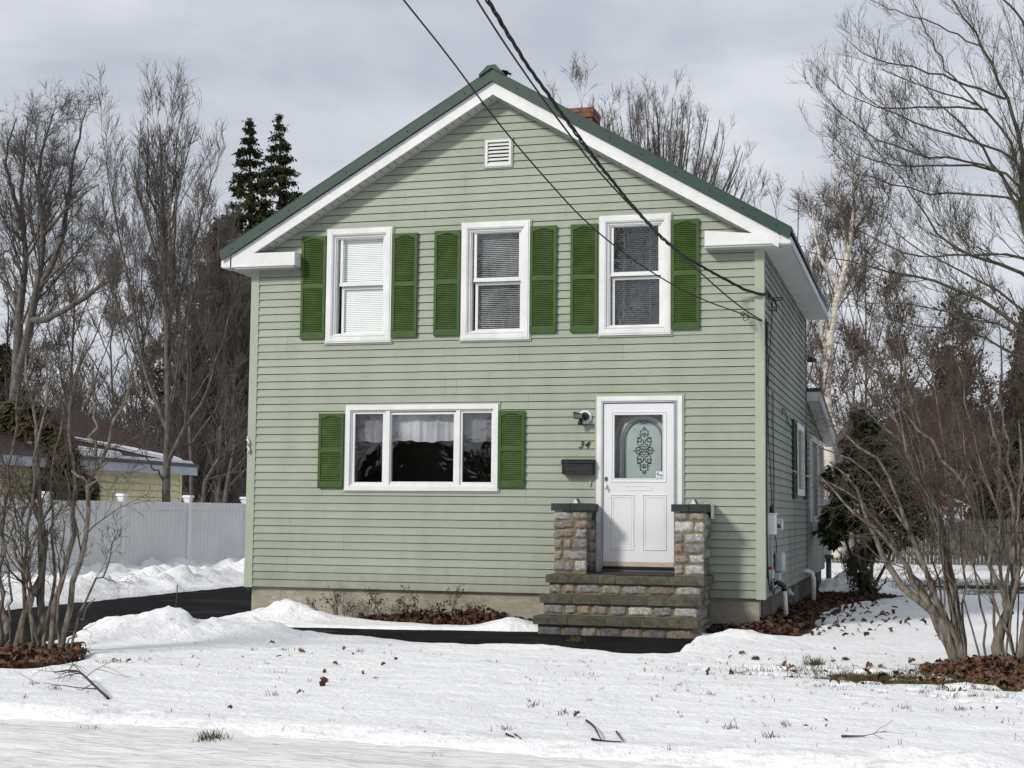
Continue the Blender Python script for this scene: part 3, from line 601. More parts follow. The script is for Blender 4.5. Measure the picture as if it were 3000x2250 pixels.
# lock plate and handle
def disc(cx, cz, rx, rz, y0, y1, k=20): return [(cx+rx*math.cos(2*math.pi*i/k), cz+rz*math.sin(2*math.pi*i/k)) for i in range(k)]
hd = MB().prism(disc(-1.952, 1.845, .021, .030, 0, 0), -.041, -.035).build('lock_plate', 'grey_dark', door)
mb = MB(); mb.prism(disc(-1.955, 1.755, .019, .030, 0, 0), -.044, -.035); mb.tube([(-1.955, -.044, 1.76), (-1.953, -.075, 1.755), (-1.950, -.082, 1.735), (-1.948, -.078, 1.715)], [.014, .015, .013, .009], 10); mb.tube([(-1.955, -.038, 1.80), (-1.958, -.038, 1.77)], .005, 6)
mb.build('handle', 'white', door, smooth=True)
# inner door with arched light
mb = MB(); mb.box(x0+.06, x1-.06, .12, .155, .74, z1-.05); ind = mb.build('inner_door', 'door_in', house)
ax = -1.503; aw = .262; asp = 2.345
def arch(ax, w, spring, zb, k=24): return [(ax-w, zb)]+[(ax-w*math.cos(math.pi*i/k), spring+w*math.sin(math.pi*i/k)) for i in range(k+1)]+[(ax+w, zb)]
def archtube(mb, w, y, r, zb=1.80): mb.tube([(p[0], y, p[1]) for p in arch(ax, w, asp, zb)], r, 6)
mb = MB(); archtube(mb, aw+.03, .112, .022); mb.build('arch_moulding', 'white_old', ind)
MB().prism(arch(ax, aw, asp, 1.80), .116, .1185).build('frosted_pane', 'frost', ind)
mb = MB(); archtube(mb, aw-.018, .112, .0045); archtube(mb, aw-.034, .112, .0035)
mb.tube([(ax+.042*math.cos(math.pi+math.pi*i/12), .112, asp+aw-.02+.042*math.sin(math.pi+math.pi*i/12)) for i in range(13)], .004, 5)
# scroll ornament
sc_ = .000474; ox, oz = -1.497, 2.209
C_ = [[(10, 35), (60, 30), (110, 70), (160, 150), (190, 230), (185, 280), (150, 320), (100, 325), (50, 300), (20, 250), (20, 200), (40, 165), (70, 150), (100, 160)],
      [(188, 215), (170, 232), (130, 245), (100, 225)], [(98, 222), (80, 255), (85, 290)], [(120, 322), (150, 338), (175, 352), (186, 335), (172, 322)],
      [(130, 335), (85, 370), (75, 400), (95, 430), (125, 425), (122, 400)], [(85, 450), (106, 495), (97, 528), (66, 525)], [(10, 545), (38, 528), (30, 560), (50, 582), (22, 592), (0, 600)],
      [(0, 360), (38, 415), (42, 448), (25, 465), (8, 452), (0, 435)], [(60, 12), (110, 52), (160, 86), (203, 82), (222, 50), (210, 18), (185, 15), (172, 32)], [(60, 100), (95, 130), (110, 100), (135, 75)]]
def sm(p, n=3):
    p = [Vector((a, b, 0)) for a, b in p]
    for _ in range(n):
        q = [p[0]]
        for a, b in zip(p[:-1], p[1:]): q += [a*.75+b*.25, a*.25+b*.75]
        p = q+[p[-1]]
    return p
for cv in C_:
    for sx in (1, -1):
        for sz in (1, -1):
            mb.tube([(ox+sx*v.x*sc_, .112, oz+sz*v.y*sc_) for v in sm(cv, 2)], .0050, 5)
def dia(cx, cz, a, b):
    for sx in (1, -1):
        for sz in (1, -1):
            X, Z = ox+sx*cx*sc_, oz+sz*cz*sc_; mb.prism([(X-a*sc_, Z), (X, Z-b*sc_), (X+a*sc_, Z), (X, Z+b*sc_)], .110, .114)
dia(0, 0, 24, 24); dia(128, 0, 32, 30); dia(0, 115, 32, 22); dia(42, 70, 20, 17); dia(250, 0, 12, 40); dia(290, 0, 12, 9); dia(0, 622, 9, 32); dia(98, 222, 18, 18)
mb.build('scroll_ornament', 'black', ind)
# security sticker on the storm glass
st_ = MB().box(-1.322, -1.236, -.0245, -.0228, 1.866, 1.942).build('sticker', 'sticker', door)
mb = MB(); cx, cz = -1.298, 1.908
mb.prism([(cx-.014, cz+.004), (cx-.011, cz+.016), (cx+.012, cz+.016), (cx+.006, cz+.003)], -.0262, -.0248); mb.prism([(cx-.016, cz-.004), (cx-.006, cz-.001), (cx+.001, cz-.010), (cx+.012, cz+.003), (cx+.017, cz-.002), (cx+.010, cz-.013), (cx, cz-.018), (cx-.011, cz-.012)], -.0262, -.0248)
mb.build('emblem', 'blue', st_)
mb = MB()
for k in range(5): mb.box(-1.277+k*.0078, -1.2705+k*.0078, -.0262, -.0248, 1.889, 1.903)
mb.box(-1.277, -1.239, -.0262, -.0248, 1.8845, 1.8875); mb.build('lettering', 'bluegrey', st_)
# ------------------------------------------------------------------ right side windows and shutters
def side_window(y0, y1, z0, z1, name='side_window'):
    def rg_(mb, a, b, c, d, w, x0, x1): return mb.box(x0, x1, a, a+w, c, d).box(x0, x1, b-w, b, c, d).box(x0, x1, a+w, b-w, d-w, d).box(x0, x1, a+w, b-w, c, c+w)
    mb = MB(); rg_(mb, y0, y1, z0, z1, .10, -.10, .045); w = mb.build(name, 'white_old', house)
    mb = MB(); rg_(mb, y0+.1, y1-.1, z0+.1, z1-.1, .04, -.08, -.02); zm = (z0+z1)/2; mb.box(-.07, -.03, y0+.14, y1-.14, zm-.02, zm+.02); mb.build('sash', 'white_old', w)
    MB().quad((-.06, y0+.1, z0+.1), (-.06, y1-.1, z0+.1), (-.06, y1-.1, z1-.1), (-.06, y0+.1, z1-.1)).build('pane', 'glass_dark', w)
side_window(4.6, 5.95, 1.72, 2.83)
for y0, y1 in ((7.5, 8.98), (9.14, 10.62)): side_window(y0, y1, 1.30, 2.80)
M['shutter_dk'] = pbr('dark_shutter', (.012, .04, .022), (.02, .055, .028), 6, .5)
for y0, y1, z0, z1 in ((3.95, 4.45, 1.66, 2.84), (6.02, 6.42, 1.68, 2.84)):
    mb = MB(); mb.box(.022, .05, y0, y0+.04, z0, z1).box(.022, .05, y1-.04, y1, z0, z1).box(.022, .049, y0+.04, y1-.04, z0, z0+.08).box(.022, .049, y0+.04, y1-.04, z1-.06, z1)
    z = z0+.08
    while z < z1-.07: mb.add([(.046, y0+.04, z), (.046, y1-.04, z), (.03, y1-.04, z+.03), (.03, y0+.04, z+.03)], [(0, 1, 2, 3)]); z += .03
    mb.box(.018, .028, y0+.04, y1-.04, z0+.08, z1-.06); mb.build('shutter', 'shutter_dk', house)
# ------------------------------------------------------------------ rear wing (single storey, roof sloping to the back)
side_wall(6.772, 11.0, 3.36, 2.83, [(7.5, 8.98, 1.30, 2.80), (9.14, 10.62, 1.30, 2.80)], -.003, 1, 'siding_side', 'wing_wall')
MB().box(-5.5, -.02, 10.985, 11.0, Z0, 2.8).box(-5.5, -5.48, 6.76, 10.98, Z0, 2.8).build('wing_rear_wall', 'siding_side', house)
MB().box(-.005, .02, 10.93, 11.01, Z0, 2.84).build('corner_post', 'white_old', house)
sl = -.125
def wz(y, z0=3.47): return z0+sl*(y-6.76)
mb = MB(); mb.prism([(6.76, 3.535), (11.35, 3.535+sl*4.59), (11.35, 3.475+sl*4.59), (6.76, 3.475)], -5.7, .262, axis='x'); mb.build('wing_roof', 'metalroof', house)
mb = MB(); mb.prism([(6.765, 3.472), (11.3, 3.472+sl*4.535), (11.3, 3.30+sl*4.535), (6.765, 3.30)], .225, .25, axis='x'); mb.build('wing_rake_board', 'aluminium', house)
mb = MB(); mb.prism([(6.77, 3.34), (11.28, 3.34+sl*4.51), (11.28, 3.32+sl*4.51), (6.77, 3.32)], .024, .224, axis='x'); mb.build('wing_soffit', 'soffit', house)
MB().box(.006, .222, 6.756, 6.764, 3.325, 3.47).build('wing_end_board', 'soffit', house)
# downspout at the rear corner, vent pipes
dn = MB().box(.03, .12, 11.02, 11.12, .66, 1.60).build('downspout', 'white_old', house, bevel=.01)
MB().box(.01, .14, 11.0, 11.14, 1.60, 1.74).build('leader_box', 'white_old', dn, bevel=.01)
MB().box(.0, .18, 10.98, 11.16, .58, .66).build('collar', 'grey_dark', dn); MB().tube([(.09, 11.07, .58), (.09, 11.07, -.02)], .052, 12).build('ground_pipe', 'grey_dark', dn, smooth=True)
# oval grey light and number etc. are separate things; small black fitting high on the back corner
MB().tube([(.03, 6.80, 4.02), (.12, 6.82, 4.02)], .05, 10).tube([(.12, 6.82, 4.02), (.15, 6.74, 4.0)], .04, 10).build('corner_lamp', 'black', house)
# hose bibb / wire bracket on the left corner post
mb = MB(); mb.tube([(-W-.03, -.03, 2.36), (-W+.01, -.05, 2.33), (-W+.0, -.05, 2.28)], .014, 8); mb.tube([(-W-.01, -.04, 2.27), (-W+.02, -.05, 2.22), (-W+.0, -.06, 2.18)], .016, 8); mb.tube([(-W+.03, -.03, 2.30), (-W+.0, -.045, 2.36), (-W-.03, -.03, 2.40)], .008, 6); mb.build('corner_bracket', 'white_old', house, smooth=True)
mb = MB(); mb.tube([(-W+.03+.02*math.cos(a), .0, .37+.02*math.sin(a)) for a in np.linspace(0, 2*math.pi, 13)], .004, 5); mb.build('ring_hook', 'grey_dark', house)
# ================================================================== STONE STEPS
PAL = {'g': (.30, .297, .288), 'l': (.44, .435, .415), 't': (.30, .275, .235), 'p': (.34, .26, .21), 'b': (.235, .20, .165), 'd': (.17, .165, .165), 'w': (.50, .49, .465), 'k': (.05, .048, .05)}
def stone(mb, u0, u1, z0, z1, key, mp, rnd, depth=.028, skew=0):
    g_ = rnd.uniform(.8, 1.15); c = tuple(v*g_ for v in PAL[key]); nu, nz = 9, 7; vs = []; ph = [rnd.uniform(0, 6) for _ in range(6)]
    jit = [(rnd.uniform(-.008, .008), rnd.uniform(-.007, .007)) for _ in range(4)]
    for j in range(nz):
        for i in range(nu):
            a, b = i/(nu-1), j/(nz-1)
            ju = (jit[0][0]*(1-a)*(1-b)+jit[1][0]*a*(1-b)+jit[2][0]*a*b+jit[3][0]*(1-a)*b); jz = (jit[0][1]*(1-a)*(1-b)+jit[1][1]*a*(1-b)+jit[2][1]*a*b+jit[3][1]*(1-a)*b)
            u = u0+(u1-u0)*a+ju+.004*math.sin(b*7+ph[0]); z = z0+(z1-z0)*b+jz+.004*math.sin(a*8+ph[1])+skew*(a-.5)
            # pull corners in
            ca, cb = abs(a-.5)*2, abs(b-.5)*2
            if ca > .99 and cb > .99: u += (.5-a)*.016; z += (.5-b)*.016
            e = min(1, (1-ca)*4.5)*min(1, (1-cb)*3.2); d = depth*.8*(e**.25)+(.004*math.sin(a*9+b*7+ph[2])+.003*math.sin(a*17-b*13+ph[3])+rnd.uniform(-.003, .003))*(e > .2)
            vs.append(mp(u, d if e > 0 else -.004, z))
    mb.add(vs, [(j*nu+i, j*nu+i+1, (j+1)*nu+i+1, (j+1)*nu+i) for j in range(nz-1) for i in range(nu-1)], c)
def front(Y): return lambda u, d, z: (u, Y-d, z)
def rightf(X): return lambda u, d, z: (X+d, u, z)
rs = random.Random(21); steps = thing('entrance_steps', 'grey granite front steps with two square stone pillars and mossy concrete treads', 'steps', (-1.55, -.7, 0))
def rows(mb, x0, x1, spec, mp, gap=.011):
    for z0, z1, st in spec:
        x = x0; tot = sum(w for w, _ in st)
        for w, k in st:
            xx = x+(x1-x0)*w/tot; stone(mb, x+gap, xx-gap, z0+gap*.8, z1-gap*.8, k, mp, rs); x = xx
def random_rows(mb, u0, u1, z0, z1, mp, keys='ggtdgpl', h=.12):
    z = z0
    while z < z1-.03:
        zz = min(z1, z+rs.uniform(h*.75, h*1.25)); zz = z1 if z1-zz < .05 else zz
        u = u0
        while u < u1-.02:
            uu = min(u1, u+rs.uniform(.12, .28)); uu = u1 if u1-uu < .09 else uu
            stone(mb, u+.008, uu-.008, z+.008, zz-.008, rs.choice(keys), mp, rs, .02); u = uu
        z = zz
# pillars
pl = MB().box(-2.49, -2.09, -.535, -.03, .676, 1.438).build('pillar', 'mortar', steps); pl['label'] = 'left stone pillar with tan and grey stones'
mb = MB(); fm = front(-.535)
rows(mb, -2.505, -2.075, [(1.325, 1.435, [(.52, 'l'), (.48, 't')]), (.965, 1.105, [(.28, 'g'), (.26, 't'), (.42, 'g')]), (.84, .965, [(.28, 'p'), (.72, 'g')]), (.69, .84, [(.6, 'g'), (.4, 'l')])], fm)
stone(mb, -2.50, -2.245, 1.225, 1.315, 'b', fm, rs, skew=.03); stone(mb, -2.50, -2.24, 1.115, 1.215, 'b', fm, rs, skew=.03); stone(mb, -2.225, -2.085, 1.225, 1.318, 'p', fm, rs); stone(mb, -2.22, -2.085, 1.112, 1.215, 'g', fm, rs)
random_rows(mb, -.535, -.035, .685, 1.435, rightf(-2.09), 'ddgkt', .13)
mb.build('stonework', 'stone', pl, smooth=True)
pr_ = MB().box(-.995, -.645, -.60, -.03, .676, 1.438).build('pillar', 'mortar', steps); pr_['label'] = 'right stone pillar with pale grey stones'
mb = MB(); fm = front(-.60)
rows(mb, -1.008, -.628, [(1.33, 1.437, [(.5, 'g'), (.5, 't')]), (1.19, 1.33, [(.65, 'w'), (.35, 'l')]), (1.065, 1.19, [(.35, 'g'), (.65, 'l')]), (.94, 1.065, [(.35, 'p'), (.65, 'g')]), (.82, .94, [(.5, 't'), (.5, 'l')]), (.685, .82, [(.33, 'g'), (.67, 'l')])], fm)
random_rows(mb, -.60, -.035, .685, 1.437, rightf(-.645), 'ggdg', .125); mb.build('stonework', 'stone', pr_, smooth=True)
for (a, b, y, p) in ((-2.53, -2.05, -.575, pl), (-1.03, -.602, -.64, pr_)):
    mb = MB(); m_ = (a+b)/2
    mb.box(a, m_-.002, y, y+.28, 1.442, 1.533); mb.box(m_+.002, b, y, y+.28, 1.442, 1.536); mb.box(a, m_-.002, y+.284, -.035, 1.442, 1.534); mb.box(m_+.002, b, y+.284, -.035, 1.442, 1.531)
    mb.build('pillar_cap', 'cap', p, bevel=.005)
MB().box(-.600, -.594, -.30, -.04, 1.36, 1.54).box(-.64, -.594, -.60, -.04, 1.5405, 1.546).build('flashing', 'white_old', pr_)
# treads and risers
for i, (y0, y1, z0, z1, xa, xb) in enumerate(((-.86, -.035, .578, .675, -2.525, -.595), (-1.12, -.82, .348, .443, -2.53, -.59), (-1.405, -1.08, .118, .213, -2.535, -.60))):
    mb = MB(); n = 9; x = xa; wv = [rs.uniform(.9, 1.1) for _ in range(n)]; s_ = sum(wv)
    for k in range(n):
        xx = x+(xb-xa)*wv[k]/s_; g = rs.uniform(.8, 1.2); c = (.095*g, .093*g, .076*g) if i else (.10*g, .097*g, .082*g)
        mb.box(x+.004, xx-.004, y0, y1, z0, z1+rs.uniform(-.002, .002), c); x = xx
    t = mb.build('tread', 'tread', steps, bevel=.006); MB().box(xa+.005, xb-.005, y0+.008, y1-.002, z0+.004, z1-.005).build('joint', 'mortar', t)
mb = MB(); mb.box(-2.485, -.66, -.80, -.035, -.05, .577); mb.box(-2.485, -.66, -1.065, -.801, -.05, .346); mb.box(-2.485, -.66, -1.335, -1.066, -.05, .116); core = mb.build('riser', 'mortar', steps)
mb = MB(); rows(mb, -2.50, -.645, [(.448, .576, [(82, 't'), (75, 'p'), (140, 'g'), (120, 't'), (140, 'g'), (155, 'b'), (140, 'l')])], front(-.80))
rows(mb, -2.50, -.645, [(.216, .346, [(125, 'g'), (75, 'g'), (82, 'p'), (102, 't'), (106, 'g'), (143, 'l'), (110, 'g'), (140, 'l')])], front(-1.065))
rows(mb, -2.50, -.645, [(-.03, .116, [(150, 'd'), (110, 'd'), (95, 't'), (140, 'd'), (120, 'b'), (130, 'd'), (150, 'b')])], front(-1.335))
random_rows(mb, -.80, -.035, -.03, .57, rightf(-.66), 'gddgt', .11); random_rows(mb, -1.06, -.81, -.03, .34, rightf(-.66), 'gdp', .11); random_rows(mb, -1.33, -1.07, -.03, .11, rightf(-.66), 'gd', .11)
mb.build('stonework', 'stone', core, smooth=True)
mb = MB(); rg = random.Random(5)
mb.box(-1.88, -1.02, -.66, -.14, .679, .690); doormat = mb.build('doormat', 'mat', origin=(-1.45, -.4, .679)); tagit(doormat, 'dark bristly doormat lying on the top step before the white door', 'doormat')
MB().box(-1.90, -1.00, -.70, -.10, .6765, .6785).build('rubber_edge', 'black', doormat)
for (x, y, l) in ((-2.27, -.33, 'small silver wedge lamp on the left stone pillar'), (-.80, -.36, 'small silver wedge lamp on the right stone pillar')):
    t = thing('pillar_lamp', l, 'lamp', (x, y, 1.537), 'wedge lamps on the stone pillars')
    MB().prism([(x-.035, 1.537), (x+.035, 1.537), (x+.010, 1.585), (x-.006, 1.588)], y-.04, y+.03).build('lens', 'white', t); MB().prism([(x+.036, 1.537), (x+.056, 1.537), (x+.024, 1.597), (x+.011, 1.588)], y-.045, y+.035).box(x-.02, x+.03, y+.031, y+.04, 1.537, 1.59).build('housing', 'grey_dark', t)
# ================================================================== SMALL THINGS ON THE FRONT WALL
t = thing('mailbox', 'black metal mailbox hung on the green wall left of the door', 'mailbox', (-2.307, -.02, 1.9))
mb = MB(); mb.prism([(-.018, 1.90), (-.13, 1.90), (-.135, 2.03), (-.10, 2.066), (-.018, 2.066)], -2.505, -2.108, axis='x'); mb.build('body', 'black', t, bevel=.006)
MB().prism([(-.018, 2.068), (-.10, 2.068), (-.142, 2.033), (-.148, 2.043), (-.105, 2.09), (-.018, 2.094)], -2.514, -2.099, axis='x').build('lid', 'black', t, bevel=.002)
mb = MB(); q = [(-2.475, 1.955), (-2.475, 2.0), (-2.455, 2.018), (-2.158, 2.018), (-2.138, 2.0), (-2.138, 1.955), (-2.158, 1.935), (-2.455, 1.935)]
mb.tube([(a, -.134, b) for a, b in q+[q[0]]], .0045, 6); mb.build('embossed_panel', 'black', t)
t = thing('wall_lamp', 'black floodlight with motion sensor on a white octagonal plate', 'lamp', (-2.235, -.02, 2.63))
MB().prism([(-2.233+.094*math.cos(math.pi/8+k*math.pi/4), 2.628+.094*math.sin(math.pi/8+k*math.pi/4)) for k in range(8)], -.038, -.022).build('backplate', 'white', t, bevel=.004)
MB().tube([(-2.225, -.038, 2.635), (-2.225, -.07, 2.635)], .052, 18).build('canopy', 'black', t)
mb = MB(); mb.prism([(-2.345, 2.60), (-2.225, 2.592), (-2.222, 2.66), (-2.348, 2.69)], -.19, -.085); mb.build('lamp_head', 'black', t, bevel=.008)
MB().box(-2.332, -2.236, -.192, -.1905, 2.606, 2.655).build('lens', 'grey_dark', t)
MB().tube([(-2.27, -.08, 2.60), (-2.272, -.11, 2.56), (-2.274, -.12, 2.525)], [.014, .03, .028], 12).build('sensor', 'black', t, smooth=True)
t = thing('house_number', 'black number 34 fixed to the green siding above the mailbox', 'house number', (-2.24, -.022, 2.285))
def stroke(pts, rr, name):
    mb = MB(); P = sm([(a, b) for a, b in pts], 2); n = len(P); r = np.interp(np.linspace(0, 1, n), np.linspace(0, 1, len(rr)), rr)
    mb.tube([(v.x, -.026, v.y) for v in P], list(r), 6); return mb
def digit(ch, x, mat='black', name='digit'):
    cu = bpy.data.curves.new('txt', 'FONT'); cu.body = ch; cu.size = .128; cu.shear = .30; cu.extrude = .003; cu.offset = .0006; to = bpy.data.objects.new('txt', cu); col.objects.link(to); bpy.context.view_layer.update()
    me = bpy.data.meshes.new_from_object(to.evaluated_get(bpy.context.evaluated_depsgraph_get())); bpy.data.objects.remove(to); vv = [(x+v.co.x, -.027-v.co.z, 2.237+v.co.y) for v in me.vertices]; ff = [tuple(p.vertices) for p in me.polygons]; MB().add(vv, ff).build(name, mat, t)
digit('3', -2.318, name='digit_three'); digit('4', -2.242, name='digit_four')
a_unused = lambda: stroke([(-2.286, 2.322), (-2.275, 2.334), (-2.246, 2.332), (-2.262, 2.303), (-2.250, 2.297), (-2.252, 2.262), (-2.275, 2.240), (-2.300, 2.238)], [.004, .007, .005, .004, .007, .009, .006, .004], '')
t = tagit(MB().box(-2.171, -2.149, -.032, -.022, 1.748, 1.818).build('doorbell', 'gold', origin=(-2.16, -.022, 1.75), bevel=.004), 'small brass doorbell on the siding below the mailbox', 'doorbell')
MB().tube([(-2.16, -.032, 1.79), (-2.16, -.036, 1.79)], .006, 10).build('button', 'white', t)
# ================================================================== UTILITIES ON THE SIDE WALL
t = thing('electric_service_box', 'tall white electrical box by the front corner of the side wall', 'utility box', (.07, .32, 1.17))
MB().box(.02, .118, .22, .44, 1.175, 1.42).build('box', 'grey_box', t, bevel=.006).data.materials[0] = M['white']; MB().box(.018, .135, .20, .46, 1.422, 1.438).build('lid', 'white', t); MB().tube([(.07, .33, 1.438), (.07, .33, 1.50), (.07, .33, 1.56)], [.035, .028, .006], 10).build('weatherhead', 'black', t)
t = thing('electric_meter', 'round grey glass electric meter on the side wall', 'electric meter', (.02, .80, 1.21))
MB().box(.02, .06, .70, .92, 1.19, 1.40).build('base', 'grey_box', t, bevel=.004); MB().tube([(.06, .80, 1.295), (.16, .80, 1.295)], .078, 24).build('dome', 'white_old', t, smooth=False, bevel=.01); MB().box(.10, .14, .7195, .7215, 1.25, 1.30).build('dial', 'grey_dark', t)
t = thing('cable_box', 'grey rounded cable box low on the side wall', 'utility box', (.02, 1.3, .66)); MB().box(.02, .13, 1.15, 1.5, .68, .935).build('cover', 'grey_box', t, bevel=.03); MB().box(.02, .09, 1.12, 1.3, .58, .675).build('lower_cover', 'grey_box', t, bevel=.01)
t = thing('junction_box', 'small grey junction box beside the corner trim', 'utility box', (.02, .3, .62)); MB().box(.02, .09, .25, .42, .63, .74).build('cover', 'grey_box', t, bevel=.006); MB().box(.02, .07, .26, .36, .742, .775).build('clip', 'orange', t)
o = MB().tube([(.03, 1.15, .49), (.09, 1.16, .515), (.135, 1.16, .47), (.15, 1.14, .35), (.17, 1.10, .05)], .032, 12).build('vent_pipe', 'pvc', origin=(.13, 1.15, 0), smooth=True); tagit(o, 'white plastic pipe with a black elbow at the front of the side wall', 'pipe'); MB().tube([(.01, 1.14, .52), (.08, 1.15, .535), (.137, 1.155, .50), (.142, 1.15, .44)], .038, 12).build('elbow', 'black', o, smooth=True)
o = MB().tube([(.0, 5.9, .52), (.09, 5.95, .525), (.14, 5.98, .49), (.16, 6.0, .40), (.155, 6.0, -.02)], .042, 12).build('vent_pipe', 'pvc', origin=(.15, 6, 0), smooth=True); tagit(o, 'white plastic pipe bending down near the rear of the side wall', 'pipe')
o = MB().box(-.035, .05, 2.9, 3.2, .30, .38).tube([(.05, 3.0, .33), (.10, 3.0, .29)], .03, 8).build('dryer_vent', 'grey_box', origin=(0, 3, .3)); tagit(o, 'small grey vent hood under the siding of the side wall', 'vent')
# cables on the side wall
def cable(pts, r=.006, label='', name='wall_cable', mat='wire', grp=None):
    P = [Vector(p) for p in pts]
    for _ in range(2):
        q = [P[0]]
        for a, b in zip(P[:-1], P[1:]): q += [a*.75+b*.25, a*.25+b*.75]
        P = q+[P[-1]]
    o = MB().tube(P, r, 6).build(name, mat, origin=tuple(pts[-1]), smooth=True); return tagit(o, label, 'cable', grp)
cable([(.03, .12, 3.85), (.04, .10, 3.6), (.03, .12, 3.0), (.035, .15, 2.4), (.03, .10, 1.9), (.03, .12, 1.5), (.03, .13, .8), (.05, .2, .5), (.06, .3, .47), (.05, .4, .6)], .009, 'thick black cable running down beside the front corner of the side wall')
cable([(.04, .16, 3.8), (.05, .2, 3.2), (.04, .18, 2.5), (.06, .28, 2.0), (.07, .33, 1.56)], .006, 'thin black cable entering the top of the white electrical box')
cable([(.07, .32, 1.17), (.06, .38, 1.0), (.06, .40, .8), (.05, .5, .6), (.05, .7, .5), (.06, 1.0, .52)], .010, 'grey cable below the white electrical box', mat='grey_box')
cable([(.03, 2.2, 2.78), (.03, 2.3, 2.9), (.04, 2.6, 2.86), (.03, 3.2, 2.72), (.04, 4.0, 2.66), (.03, 4.4, 2.55)], .007, 'black cable sagging across the upper side wall')
cable([(.03, .95, 3.0), (.03, .93, 2.4), (.035, .98, 1.9), (.03, .95, 1.42)], .006, 'thin black cable hanging straight down to the electric meter'); cable([(.04, .95, 1.18), (.05, 1.05, 1.1), (.05, 1.15, .94)], .006, 'short black cable between the meter and the grey cable box')
cable([(.04, 1.2, .6), (.06, 1.1, .5), (.05, .8, .47), (.06, .6, .42), (.05, .5, .5)], .008, 'loops of black wire under the grey cable box')
# overhead service wires
WR = {'power': [(.035, .62, 4.195), (.04, .3, 4.205), at(2237, 865, -.06), at(2180, 848, -.14), (-.47, -.37, 4.31), (-.79, -1.26, 4.43), (-.94, -2.01, 4.54), (-1.07, -2.98, 4.70), (-1.20, -4.16, 4.91), (-1.30, -5.12, 5.11), (-1.41, -6.12, 5.34), (-1.47, -7.07, 5.57), (-1.62, -10.5, 6.5), (-1.8, -15, 7.9), (-2.0, -20, 9.7)],
      'phone': [(.035, .10, 3.79), (.0, -.05, 3.808), (-.14, -.35, 3.85), (-.33, -1.43, 3.98), (-.52, -2.48, 4.13), (-.77, -3.77, 4.35), (-.99, -5.05, 4.59), (-1.13, -6.21, 4.84), (-1.24, -7.21, 5.08), (-1.30, -7.92, 5.26), (-1.5, -11, 6.1), (-1.9, -20, 9.0)],
      'coax': [(.035, .08, 3.785), (.0, -.06, 3.80), (-.15, -.28, 3.85), (-.53, -.86, 3.91), (-.87, -1.77, 4.03), (-1.17, -2.84, 4.19), (-1.40, -3.94, 4.38), (-1.55, -5.27, 4.63), (-1.67, -6.22, 4.84), (-1.75, -7.28, 5.10), (-1.86, -8.0, 5.28), (-2.2, -11, 6.1), (-2.9, -20, 9.0)]}
def dense(pts, n):
    q, _ = resample(pts, [1]*len(pts), n); return q
def slim(name, pts, r, label, twist=0):
    q = dense(pts, 500 if twist else 60); V, F = [], []
    if twist:
        d = np.concatenate([[0], np.cumsum(np.linalg.norm(np.diff(q, axis=0), axis=1))]); B = []
        for k in range(3):
            a = d*2*math.pi/twist+k*2.094; off = np.stack([np.cos(a)*r*1.05, np.sin(a)*r*.5, np.sin(a)*r*1.05], -1)*(1+.25*np.sin(d*2.3+k))[:, None]; B.append(q+off)
        P = np.array(B); R = np.full(P.shape[:2], r*.85)
    else: P = q[None]; R = np.full(P.shape[:2], r)
    V, F = tubes(P, R, 6); o = npmesh(name, V, F, 'wire', origin=tuple(pts[0]), smooth=True); return tagit(o, label, 'cable')
pw_ = slim('overhead_cable', WR['power'], .0105, 'thick twisted black overhead cable ending at the side wall clamp', .55)
slim('overhead_cable', WR['phone'], .0085, 'straight thin black overhead cable running close beside the twisted one')
slim('overhead_cable', WR['coax'], .0075, 'lone black overhead cable crossing the roof peak to the left')
t = thing('cable_clamp', 'black cable clamp with looped wire ends on the side wall', 'cable clamp', (.02, .68, 4.2))
MB().tube([(-.01, .63, 4.20), (.02, .66, 4.20), (.05, .72, 4.19)], [.02, .035, .02], 8).build('insulator', 'black', t)
def loop(c, ax, rz, n=22, ph=0): return [(c[0]+ax*math.cos(2*math.pi*i/n+ph), c[1]+.05*math.sin(2*math.pi*i/n), c[2]+rz*math.sin(2*math.pi*i/n+ph)) for i in range(n+1)]
mb = MB(); mb.tube(loop((.11, .70, 4.17), .07, .025), .007, 6); mb.tube(loop((.07, .70, 4.10), .03, .08), .005, 6); mb.tube([(-.27, .24, 4.24), (-.22, .3, 4.14), (-.12, .4, 4.06), (0, .55, 4.02), (.11, .68, 4.01), (.11, .7, 4.08), (.05, .7, 4.18)], .007, 6); mb.tube([(-.27, .24, 4.24), (-.1, .42, 4.15), (.0, .6, 4.10), (.03, .66, 4.05)], .0045, 6); mb.build('wire_loop', 'wire', t, smooth=True)
mb = MB(); mb.tube(loop((-.19, -.12, 3.84), .03, .055), .0045, 6); mb.tube(loop((-.22, -.2, 3.87), .02, .03), .006, 6); tagit(mb.build('wire_loop', 'wire', origin=(-.19, -.12, 3.8)), 'small coil of black wire hanging where two thin cables join', 'wire coil')
mb = MB(); mb.tube([(-.01, .13, 3.80), (.03, .14, 3.78), (.035, .13, 3.6), (.03, .12, 3.5)], [.012, .03, .028, .012], 8); tagit(mb.build('cable_anchor', 'black', origin=(.03, .13, 3.6)), 'black tapering cable anchor fixed at the house corner', 'cable anchor')
cable([(.05, .68, 4.18), (.06, .66, 4.0), (.05, .55, 3.8), (.055, .45, 3.6), (.04, .3, 3.3), (.03, .22, 3.0)], .005, 'thin black wire dropping from the cable clamp down the side wall')
